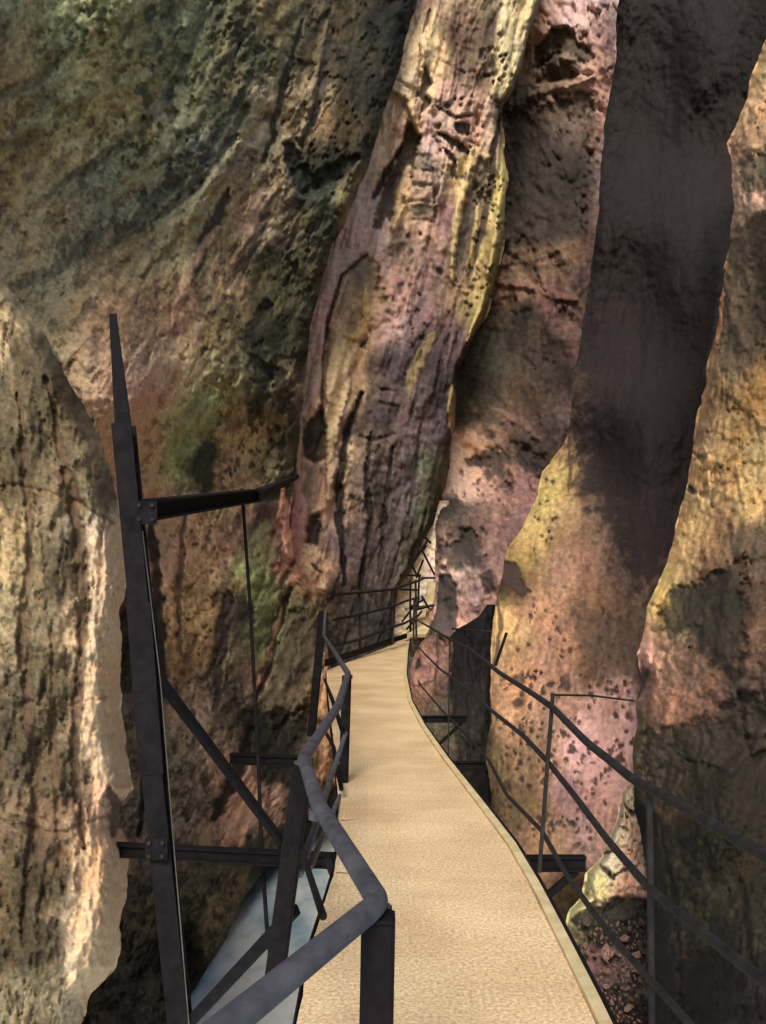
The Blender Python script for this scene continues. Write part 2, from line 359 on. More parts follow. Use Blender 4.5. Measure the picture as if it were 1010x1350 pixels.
#@@TONE
TONE = {'mossy_cliff':[(1.37,1.31,1.21),(2.02,1.82,1.51),(1.91,1.8,1.43),(0.99,0.9,0.74),(0.57,0.56,0.43),(2.82,2.76,2.27),(3.4,3.4,3.4),(2.12,1.98,1.59),(1.1,1.08,0.94),(1.52,1.41,1.14),(1.31,1.23,0.98),(3.4,3.4,3.4),(0.37,0.35,0.28),(1.72,1.65,1.45),(0.38,0.35,0.28),(0.21,0.21,0.2),(0.2,0.2,0.2),(0.4,0.38,0.32),(0.38,0.47,0.45),(1.25,1.38,1.22),(2.79,2.66,2.41),(3.4,3.4,3.26),(1.9,1.76,1.42),(2.32,2.19,1.89),(1.36,1.39,1.31),(1.41,1.64,1.61),(1.97,2.18,1.64),(1.05,0.97,0.79),(2.63,2.82,2.22),(2.15,1.97,1.61),(1.37,1.39,1.13),(1.18,1.14,0.96),(1.12,1.04,0.84),(0.8,0.74,0.64),(1.21,1.17,0.92),(0.84,0.81,0.63),(0.84,0.79,0.63),(3.4,3.4,3.4),(3.4,3.4,3.4),(3.4,3.4,3.4),(1.52,1.47,1.2),(3.4,3.4,2.92),(3.4,3.4,3.4),(3.4,3.4,3.4),(3.4,3.4,3.4),(3.4,3.4,3.4),(3.4,3.4,3.4),(2.94,3.03,2.74),(3.4,3.4,3.4),(0.82,1.09,0.98),(3.4,3.4,3.4),(1.71,1.66,1.34),(1.22,1.09,1.0),(2.12,2.19,1.88),(1.05,1.09,1.14),(0.54,0.44,0.59),(2.69,2.84,2.77),(1.98,2.29,2.05),(0.98,0.99,0.93),(2.19,2.12,1.98),(0.54,0.57,0.47),(0.32,0.29,0.27),(2.01,1.93,1.92),(0.22,0.24,0.21),(2.46,2.33,1.85),(2.88,2.91,2.32),(3.4,3.4,3.4),(3.08,3.01,2.55),(3.4,3.4,3.4),(3.4,3.4,3.4),(3.4,3.4,3.4),(3.4,3.4,3.4),(0.25,0.27,0.21),(1.01,1.1,0.83),(3.0,2.88,2.37),(0.22,0.21,0.2),(2.66,2.56,2.2),(3.25,3.01,2.5),(3.0,2.96,2.43),(3.4,3.4,3.4),(3.4,3.4,3.32),(0.74,0.73,0.55),(3.4,3.4,3.4),(3.13,2.88,2.34)],
'limestone_shoulder':[(3.4,3.4,3.09),(1.02,0.95,0.77),(1.03,0.96,0.77),(3.25,3.04,2.44),(1.7,1.57,1.28),(3.4,3.4,3.4),(3.4,3.4,3.4),(3.4,3.4,3.4),(3.4,3.4,3.36),(3.4,3.4,3.4),(3.4,3.4,3.4),(1.14,1.08,0.89),(0.5,0.55,0.47),(3.11,2.9,2.33),(3.4,3.4,3.17),(1.01,0.98,0.8),(0.93,0.88,0.7),(0.77,0.72,0.61),(0.64,0.59,0.48)],
'banded_fin':[(1.02,0.91,0.77),(2.22,2.08,1.66),(3.4,3.4,3.4),(1.93,1.81,1.45),(3.4,3.4,3.4),(3.4,3.4,3.4),(3.33,3.02,2.55),(0.85,0.8,0.9),(3.4,3.4,3.4),(3.4,3.4,3.4),(3.4,3.4,3.4),(3.4,3.4,3.4),(3.4,3.4,3.4),(3.4,3.4,3.4),(3.4,3.4,3.4),(0.4,0.35,0.3),(0.44,0.38,0.33),(0.47,0.41,0.37),(1.34,1.19,1.06),(0.67,0.56,0.54),(3.4,3.4,3.39),(3.4,3.4,3.4),(2.7,2.41,2.2),(3.4,3.12,2.82),(3.4,3.4,3.14),(0.89,0.91,0.85),(2.39,2.3,1.81),(1.75,1.53,1.4),(0.54,0.48,0.61),(1.67,1.63,1.35),(1.64,1.52,1.23),(1.31,1.3,0.99),(0.67,0.66,0.5),(0.36,0.31,0.4),(0.89,0.87,0.67),(1.18,1.09,0.89),(1.01,0.95,0.94),(0.89,0.83,0.68),(3.4,3.4,3.4),(3.4,3.4,3.4),(3.4,3.4,3.4),(1.12,0.98,0.92),(3.4,3.4,3.4),(0.73,0.64,0.72),(3.15,2.91,2.37),(3.4,3.4,3.4),(3.4,3.4,3.4),(3.4,3.4,3.4),(3.4,3.4,3.4),(3.4,3.4,3.4),(0.52,0.57,0.68),(0.69,0.61,0.72),(0.33,0.3,0.4),(0.67,0.53,0.58),(0.57,0.54,0.62),(1.27,1.17,1.24),(0.73,0.66,0.83),(0.65,0.76,0.87),(1.17,1.14,1.1),(0.56,0.59,0.69),(0.98,1.05,1.21),(1.11,1.09,1.14),(1.48,1.47,1.58),(0.86,0.86,0.95),(1.6,1.8,1.67),(0.91,1.03,0.88),(0.95,1.04,0.95),(3.4,3.4,3.4),(3.4,3.4,3.4),(3.4,3.4,3.4),(3.4,3.4,3.4),(0.55,0.65,0.73),(1.04,1.14,1.24),(1.63,1.61,1.56),(0.8,0.85,0.99),(0.26,0.29,0.35)],
'far_cliff':[(3.4,3.4,3.4),(3.4,3.4,3.4),(3.4,3.4,3.4),(3.4,3.4,3.4),(3.4,3.4,3.4),(0.41,0.38,0.31),(3.4,3.4,3.4)],
'painted_sunlit_ledge':[(3.4,3.4,3.4),(3.4,3.4,3.4),(3.4,3.4,3.4),(3.4,3.4,3.4),(3.4,3.4,3.4),(3.4,3.4,3.4),(3.4,3.4,3.4),(3.4,3.4,3.4),(3.4,3.4,3.4),(3.4,3.4,3.4),(3.4,3.4,3.4)],
'brown_cliff':[(1.71,1.9,2.15),(0.66,0.64,0.66),(3.4,3.4,3.4),(3.4,3.4,3.4),(3.4,3.4,3.4),(3.4,3.4,3.4),(1.3,1.37,1.41),(1.11,1.15,1.2),(3.4,3.4,3.4),(3.4,3.4,3.4),(3.4,3.4,3.4),(3.02,3.3,3.4),(3.4,3.4,3.4),(3.4,3.4,3.4),(3.4,3.4,3.4),(3.4,3.4,3.4),(0.29,0.29,0.32),(1.32,1.25,1.24),(3.23,3.23,3.01),(0.68,0.62,0.67),(1.1,1.05,0.99),(0.99,0.96,0.96),(1.79,1.8,1.68),(0.99,0.88,0.94),(1.04,0.91,0.84),(0.83,0.91,0.92),(3.4,3.4,3.4),(0.7,0.63,0.58),(1.43,1.25,1.14),(1.19,1.11,0.96),(0.33,0.34,0.31),(0.51,0.5,0.48),(1.21,1.17,1.25),(0.46,0.44,0.43),(0.57,0.72,0.75),(0.63,0.7,0.69),(3.4,3.4,3.4),(3.4,3.4,3.37),(1.98,1.82,1.73),(0.86,0.82,0.79),(0.5,0.52,0.59),(0.42,0.43,0.5),(1.18,1.05,1.0),(0.63,0.59,0.7),(0.6,0.62,0.66),(0.2,0.2,0.2),(0.4,0.36,0.36),(0.4,0.39,0.5),(0.46,0.42,0.43),(0.76,0.69,0.69),(3.4,3.29,3.15),(1.07,0.96,0.92),(0.96,0.89,0.84),(3.4,3.4,3.4)],
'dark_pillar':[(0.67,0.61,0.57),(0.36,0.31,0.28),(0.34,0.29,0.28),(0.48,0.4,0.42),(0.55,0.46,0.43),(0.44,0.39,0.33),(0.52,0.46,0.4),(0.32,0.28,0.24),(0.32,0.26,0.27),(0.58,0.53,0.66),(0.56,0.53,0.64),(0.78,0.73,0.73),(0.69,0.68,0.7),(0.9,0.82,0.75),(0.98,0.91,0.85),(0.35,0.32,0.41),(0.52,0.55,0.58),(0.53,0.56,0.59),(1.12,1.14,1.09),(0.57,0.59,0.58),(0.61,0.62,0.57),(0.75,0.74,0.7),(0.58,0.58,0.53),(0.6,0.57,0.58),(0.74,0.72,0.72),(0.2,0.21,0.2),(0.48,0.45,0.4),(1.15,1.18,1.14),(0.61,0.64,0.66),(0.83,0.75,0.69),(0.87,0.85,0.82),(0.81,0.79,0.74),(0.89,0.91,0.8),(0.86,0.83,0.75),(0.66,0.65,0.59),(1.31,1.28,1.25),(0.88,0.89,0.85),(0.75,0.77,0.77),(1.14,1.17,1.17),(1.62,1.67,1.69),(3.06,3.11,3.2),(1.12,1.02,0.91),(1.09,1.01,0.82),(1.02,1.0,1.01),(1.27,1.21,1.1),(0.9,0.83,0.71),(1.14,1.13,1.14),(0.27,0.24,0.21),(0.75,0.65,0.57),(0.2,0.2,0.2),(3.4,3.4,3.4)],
'leaning_cliff':[(1.37,1.27,1.16),(1.38,1.3,1.18),(1.13,1.0,0.92),(1.03,0.97,0.88),(2.53,2.19,1.96),(2.95,2.68,2.43),(2.88,2.71,2.4),(2.77,2.5,2.12),(2.4,2.17,1.84),(3.1,2.84,2.32),(3.4,3.4,3.06),(1.47,1.38,1.17),(0.85,0.78,0.67),(1.49,1.36,1.12),(0.93,0.84,0.7),(1.55,1.47,1.25),(0.72,0.7,0.66),(1.01,0.92,0.83),(0.68,0.62,0.56),(0.66,0.69,0.73),(0.62,0.66,0.71),(2.37,2.25,2.16),(0.82,0.81,0.81),(1.33,1.33,1.3),(0.74,0.77,0.81),(1.0,0.96,0.93),(0.97,0.93,0.89),(1.33,1.27,1.24),(0.63,0.56,0.58),(2.46,2.5,2.18),(0.75,0.73,0.76),(0.64,0.62,0.64),(0.41,0.37,0.31),(0.33,0.3,0.28),(0.55,0.52,0.41),(1.22,1.25,0.95),(0.33,0.31,0.31),(1.27,1.25,1.19),(1.09,1.18,1.17),(0.67,0.66,0.61),(1.23,1.24,1.24),(0.48,0.47,0.42),(0.91,0.89,0.86),(0.85,0.83,0.79),(0.67,0.67,0.68),(0.93,0.95,0.95),(0.99,0.96,0.93),(1.1,1.06,1.04),(0.82,0.94,0.93),(3.15,3.2,3.2),(1.38,1.36,1.11),(0.72,0.74,0.55),(0.2,0.2,0.2),(2.4,2.18,1.8),(0.51,0.46,0.38),(0.51,0.46,0.38),(0.2,0.2,0.2),(1.06,1.0,0.8),(0.7,0.65,0.53),(0.74,0.68,0.55),(1.13,1.0,0.84),(0.81,0.71,0.61),(1.3,1.19,0.98),(1.09,0.94,0.82),(1.08,0.95,0.82),(1.27,1.16,0.95),(1.02,0.95,0.84)],
'painted_shade_rock':[(0.2,0.2,0.22),(0.25,0.26,0.31),(0.25,0.24,0.32),(0.39,0.36,0.39),(0.45,0.49,0.53),(0.32,0.36,0.43),(0.28,0.33,0.34),(0.2,0.2,0.2),(0.2,0.2,0.2)],
'rounded_knob':[(0.2,0.2,0.2),(0.2,0.2,0.2),(0.54,0.53,0.51),(0.86,0.81,0.74),(0.95,0.85,0.8),(0.86,0.76,0.72),(0.79,0.73,0.69),(0.79,0.73,0.68),(0.86,0.8,0.75),(0.6,0.59,0.55),(0.89,0.99,0.84),(1.1,1.14,0.96),(0.2,0.2,0.2)],
'rubble_bank':[(3.4,3.4,3.4),(3.4,3.4,3.4),(3.4,3.4,3.4),(3.4,3.4,3.4),(3.4,3.4,3.4),(1.64,1.54,1.31),(2.01,1.71,1.63),(1.76,1.76,1.65),(2.76,2.86,2.44),(0.69,0.71,0.84),(3.18,2.59,2.93),(0.54,0.7,0.69),(0.52,0.66,0.69),(1.02,0.81,0.97),(1.06,1.02,1.06),(0.2,0.2,0.2),(0.2,0.2,0.2)]}
#@@ENDTONE
#@@CLIFFS
# ---- left cliff: mossy overhanging wall across the river
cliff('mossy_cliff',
  left=[(-120, -300), (-120, 1500)],
  right=[(640, -300), (548, 0), (531, 70), (505, 150), (482, 230), (440, 330), (408, 430), (396, 560), (386, 630), (380, 690), (392, 745),
         (428, 782), (432, 850), (438, 890), (445, 940), (445, 1000), (438, 1040), (412, 1066), (386, 1088), (372, 1108), (350, 1145), (322, 1190), (292, 1250), (258, 1310), (225, 1370), (150, 1500)],
  y0=-80, y1=1480,
  depth=[(-100, 0, 8.5), (145, 0, 13), (145, 500, 11.5), (145, 900, 10.5), (250, 200, 17), (300, 0, 19.5), (380, 200, 23.5), (480, 0, 26.5), (540, -200, 28), (300, 500, 16.5), (400, 400, 25.5), (380, 600, 25.5), (300, 800, 17),
         (420, 820, 25.5), (400, 950, 22), (250, 1000, 14.5), (350, 1100, 20), (300, 1220, 15.5), (200, 1200, 12.5), (220, 1350, 12.6), (100, 1400, 11), (-100, 1400, 8), (-100, 700, 8)],
  cols=[(438, 900, (190, 150, 112)), (440, 960, (176, 134, 106)), (436, 1020, (150, 112, 90)), (420, 960, (60, 50, 40)), (415, 1030, (50, 42, 34)), (160, 30, (88, 84, 60)), (160, 150, (92, 88, 62)), (240, 60, (80, 78, 56)), (330, 60, (66, 64, 50)), (380, 40, (86, 78, 58)), (300, 140, (74, 72, 54)),  # first points paint the sunlit sliver by the walkway pale
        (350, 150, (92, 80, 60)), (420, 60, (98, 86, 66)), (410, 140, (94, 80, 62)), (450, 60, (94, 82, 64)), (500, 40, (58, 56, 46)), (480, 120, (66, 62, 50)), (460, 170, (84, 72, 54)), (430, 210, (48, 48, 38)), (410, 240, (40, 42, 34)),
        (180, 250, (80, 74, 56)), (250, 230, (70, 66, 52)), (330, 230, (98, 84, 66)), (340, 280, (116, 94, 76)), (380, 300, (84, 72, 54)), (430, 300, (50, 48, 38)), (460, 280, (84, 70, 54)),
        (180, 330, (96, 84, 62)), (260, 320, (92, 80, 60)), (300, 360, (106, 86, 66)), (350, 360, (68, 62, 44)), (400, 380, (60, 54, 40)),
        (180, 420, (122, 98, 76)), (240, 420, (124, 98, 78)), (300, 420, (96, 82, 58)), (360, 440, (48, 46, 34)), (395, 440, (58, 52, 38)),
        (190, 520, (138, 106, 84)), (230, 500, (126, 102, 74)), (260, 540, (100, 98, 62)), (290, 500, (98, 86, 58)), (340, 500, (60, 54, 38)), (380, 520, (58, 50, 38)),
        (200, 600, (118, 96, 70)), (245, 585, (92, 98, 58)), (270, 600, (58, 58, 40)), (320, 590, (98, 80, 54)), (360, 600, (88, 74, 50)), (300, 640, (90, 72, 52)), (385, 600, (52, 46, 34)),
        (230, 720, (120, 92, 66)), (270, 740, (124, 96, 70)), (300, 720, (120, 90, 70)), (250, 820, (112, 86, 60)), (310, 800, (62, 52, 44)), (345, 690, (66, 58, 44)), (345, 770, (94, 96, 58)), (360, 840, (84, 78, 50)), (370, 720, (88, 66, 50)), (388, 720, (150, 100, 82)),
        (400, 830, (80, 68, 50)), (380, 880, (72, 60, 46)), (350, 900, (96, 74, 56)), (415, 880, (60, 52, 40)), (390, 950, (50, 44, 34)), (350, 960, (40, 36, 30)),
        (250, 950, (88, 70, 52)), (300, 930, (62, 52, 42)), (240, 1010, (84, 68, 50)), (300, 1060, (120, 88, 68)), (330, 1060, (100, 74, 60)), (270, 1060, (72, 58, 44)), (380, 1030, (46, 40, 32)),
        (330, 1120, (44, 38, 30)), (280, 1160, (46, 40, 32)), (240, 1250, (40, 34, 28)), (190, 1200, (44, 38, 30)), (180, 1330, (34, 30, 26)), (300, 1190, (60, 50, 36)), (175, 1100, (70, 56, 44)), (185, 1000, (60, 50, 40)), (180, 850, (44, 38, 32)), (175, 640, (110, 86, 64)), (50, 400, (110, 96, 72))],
  feats=[('line', [(345, 130), (290, 230), (215, 300), (160, 370)], 13, -6, (106, 98, 72), .5), ('line', [(330, 100), (270, 210), (200, 270), (140, 330)], 10, 6, (60, 60, 46), .6), ('line', [(300, 60), (250, 160), (180, 230), (120, 280)], 12, -6, (98, 92, 66), .5), ('line', [(270, 30), (220, 130), (150, 200), (60, 260)], 10, 6, (62, 62, 48), .55),
         ('line', [(200, 20), (140, 110), (60, 170), (-40, 220)], 12, -6, (98, 94, 68), .45), ('line', [(390, 200), (345, 300), (290, 380), (250, 470)], 9, -5, (118, 98, 76), .4), ('line', [(370, 250), (330, 330), (300, 380)], 8, 6, (58, 52, 40), .6), ('line', [(140, 300), (70, 360), (-20, 400)], 11, 5, (66, 62, 48), .5), ('line', [(100, 60), (40, 110), (-60, 150)], 10, 5, (66, 64, 50), .5),
         ('line', [(398, 30), (375, 110), (362, 170), (350, 215)], 7, 8, (52, 48, 38), .85), ('line', [(440, 40), (425, 110), (412, 160), (398, 190)], 7, 7, (56, 50, 40), .8), ('line', [(432, 30), (412, 110), (395, 180)], 5, -8, (112, 96, 74), .6),
         ('line', [(470, 20), (462, 90)], 4, 6, (54, 50, 42), .7), ('line', [(318, 190), (270, 260), (225, 310), (185, 360)], 12, -14, (104, 92, 68), .6), ('line', [(300, 250), (270, 320), (255, 365)], 10, 12, (56, 50, 42), .8),
         ('line', [(310, 180), (250, 250), (205, 290)], 8, 10, (60, 58, 46), .7), ('line', [(290, 300), (250, 350), (235, 400), (230, 430)], 8, -8, (138, 106, 84), .5),
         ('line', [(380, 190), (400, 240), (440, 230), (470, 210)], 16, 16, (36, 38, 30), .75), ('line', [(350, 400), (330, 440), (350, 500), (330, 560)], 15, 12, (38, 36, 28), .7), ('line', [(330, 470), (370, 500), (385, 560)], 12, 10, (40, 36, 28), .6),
         ('patch', [(260, 575), (290, 580), (285, 640), (268, 660), (250, 620)], 7, 9, (46, 48, 34), .8), ('patch', [(250, 510), (290, 530), (280, 570), (240, 610), (215, 590)], 9, 0, (92, 92, 60), .6),
         ('line', [(335, 655), (360, 650), (385, 625)], 9, 10, (40, 36, 30), .85), ('line', [(243, 680), (238, 760), (240, 860)], 6, 6, (60, 48, 36), .7), ('line', [(200, 690), (208, 800), (215, 920)], 12, 12, (44, 36, 30), .85), ('line', [(300, 780), (290, 860), (285, 940)], 12, 10, (52, 44, 38), .7),  # stroke by the beam end and one beside the post are painted shadow
         ('patch', [(330, 700), (352, 690), (365, 760), (358, 850), (338, 880)], 8, 0, (88, 88, 56), .55), ('patch', [(395, 800), (425, 785), (430, 860), (400, 930), (360, 960), (345, 920), (365, 850)], 7, -18, (84, 72, 54), .7), ('line', [(385, 775), (360, 850), (342, 920)], 7, 12, (46, 38, 30), .85), ('line', [(375, 800), (355, 860), (340, 910)], 4, -7, (116, 86, 64), .7),
         ('line', [(430, 790), (400, 840), (385, 900)], 4, -5, (96, 80, 58), .4),
         ('line', [(372, 640), (375, 700), (392, 745)], 8, -10, (150, 104, 84), .7), ('line', [(400, 720), (380, 760), (365, 780)], 5, 6, (60, 46, 38), .7),
         ('patch', [(305, 1030), (332, 1010), (340, 1050), (325, 1110), (292, 1115)], 5, -4, (124, 90, 70), .75), ('line', [(335, 960), (310, 1020), (280, 1080)], 12, 12, (40, 34, 28), .8), ('patch', [(310, 930), (400, 950), (395, 1040), (350, 1040), (335, 990)], 9, 8, (40, 35, 28), .85),
         ('line', [(285, 1180), (272, 1215)], 7, -5, (92, 80, 56), .6), ('line', [(200, 960), (190, 1060), (185, 1100)], 7, 8, (36, 32, 28), .8),
         ('pits', [(150, 0), (300, 0), (310, 200), (200, 330), (150, 300)], (5, 11, .6), 4, (52, 52, 44), .7), ('pits', [(300, 400), (395, 400), (385, 640), (290, 650)], (3, 7, .5), 6, (38, 36, 28), .7), ('pits', [(220, 690), (300, 690), (300, 1090), (220, 1090)], (2, 4, .4), 4, (56, 46, 36), .7)],
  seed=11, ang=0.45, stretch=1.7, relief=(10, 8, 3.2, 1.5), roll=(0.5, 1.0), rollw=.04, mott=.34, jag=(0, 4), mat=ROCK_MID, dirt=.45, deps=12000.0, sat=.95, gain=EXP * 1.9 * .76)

# ---- near shoulder of limestone on the left, sunlit right edge painted pale
cliff('limestone_shoulder',
  left=[(-260, 300), (-260, 1500)],
  right=[(-40, 300), (10, 380), (60, 440), (104, 520), (138, 590), (152, 640), (161, 700), (165, 760), (161, 850), (158, 940), (168, 1000), (173, 1040), (162, 1060), (158, 1090), (170, 1120), (166, 1180), (157, 1240), (150, 1275), (120, 1310), (90, 1400), (60, 1500)],
  y0=300, y1=1480,
  depth=[(-200, 300, 7.6), (0, 400, 7.2), (100, 520, 6.7), (150, 640, 6.4), (-200, 700, 6.3), (20, 800, 6.0), (160, 1000, 6.1), (-200, 1400, 5.6), (120, 1400, 5.7), (20, 1200, 5.6)],
  cols=[(0, 420, (99, 85, 63)), (60, 500, (104, 89, 66)), (20, 600, (108, 93, 69)), (0, 760, (110, 95, 71)), (120, 620, (106, 90, 67)), (146, 760, (196, 164, 124)), (145, 900, (200, 164, 120)), (150, 1010, (214, 172, 126)), (140, 1070, (134, 100, 74)), (150, 1130, (206, 160, 112)), (138, 1230, (190, 154, 112)),
        (60, 900, (111, 95, 71)), (60, 1150, (110, 93, 69)), (30, 1340, (99, 84, 63)), (-100, 1000, (110, 94, 69)), (90, 760, (104, 88, 66)), (90, 1020, (102, 85, 63)), (20, 980, (114, 98, 74)), (40, 1250, (106, 90, 67))],
  feats=[('line', [(60, 500), (100, 660), (112, 800), (96, 980), (110, 1120)], 9, 16, (104, 80, 60), .75), ('line', [(20, 520), (40, 700), (30, 860), (50, 1050), (30, 1240)], 8, 14, (110, 86, 64), .7), ('line', [(145, 1040), (158, 1075), (150, 1100)], 12, 12, (84, 62, 48), .85), ('line', [(135, 680), (130, 820), (140, 960)], 5, 8, (130, 100, 74), .6), ('line', [(70, 820), (66, 960), (84, 1180)], 5, 9, (120, 92, 68), .6),
         ('line', [(0, 640), (80, 655), (150, 690)], 4, 8, (120, 94, 70), .6), ('line', [(-20, 900), (60, 930), (158, 920)], 3, 7, (120, 92, 68), .6), ('line', [(0, 1080), (70, 1100), (150, 1075)], 4, 8, (110, 84, 62), .6), ('patch', [(40, 1040), (90, 1060), (80, 1160), (30, 1140)], 9, 12, (128, 98, 72), .6)],
  seed=29, ang=0.08, stretch=2.2, relief=(24, 12, 5, 2.0), roll=(.5, 1.0), rollw=.10, mott=.26, jag=(0, 7), mat=ROCK_NEAR, gain=EXP * .72, warp=(14, 6), dirt=.35)

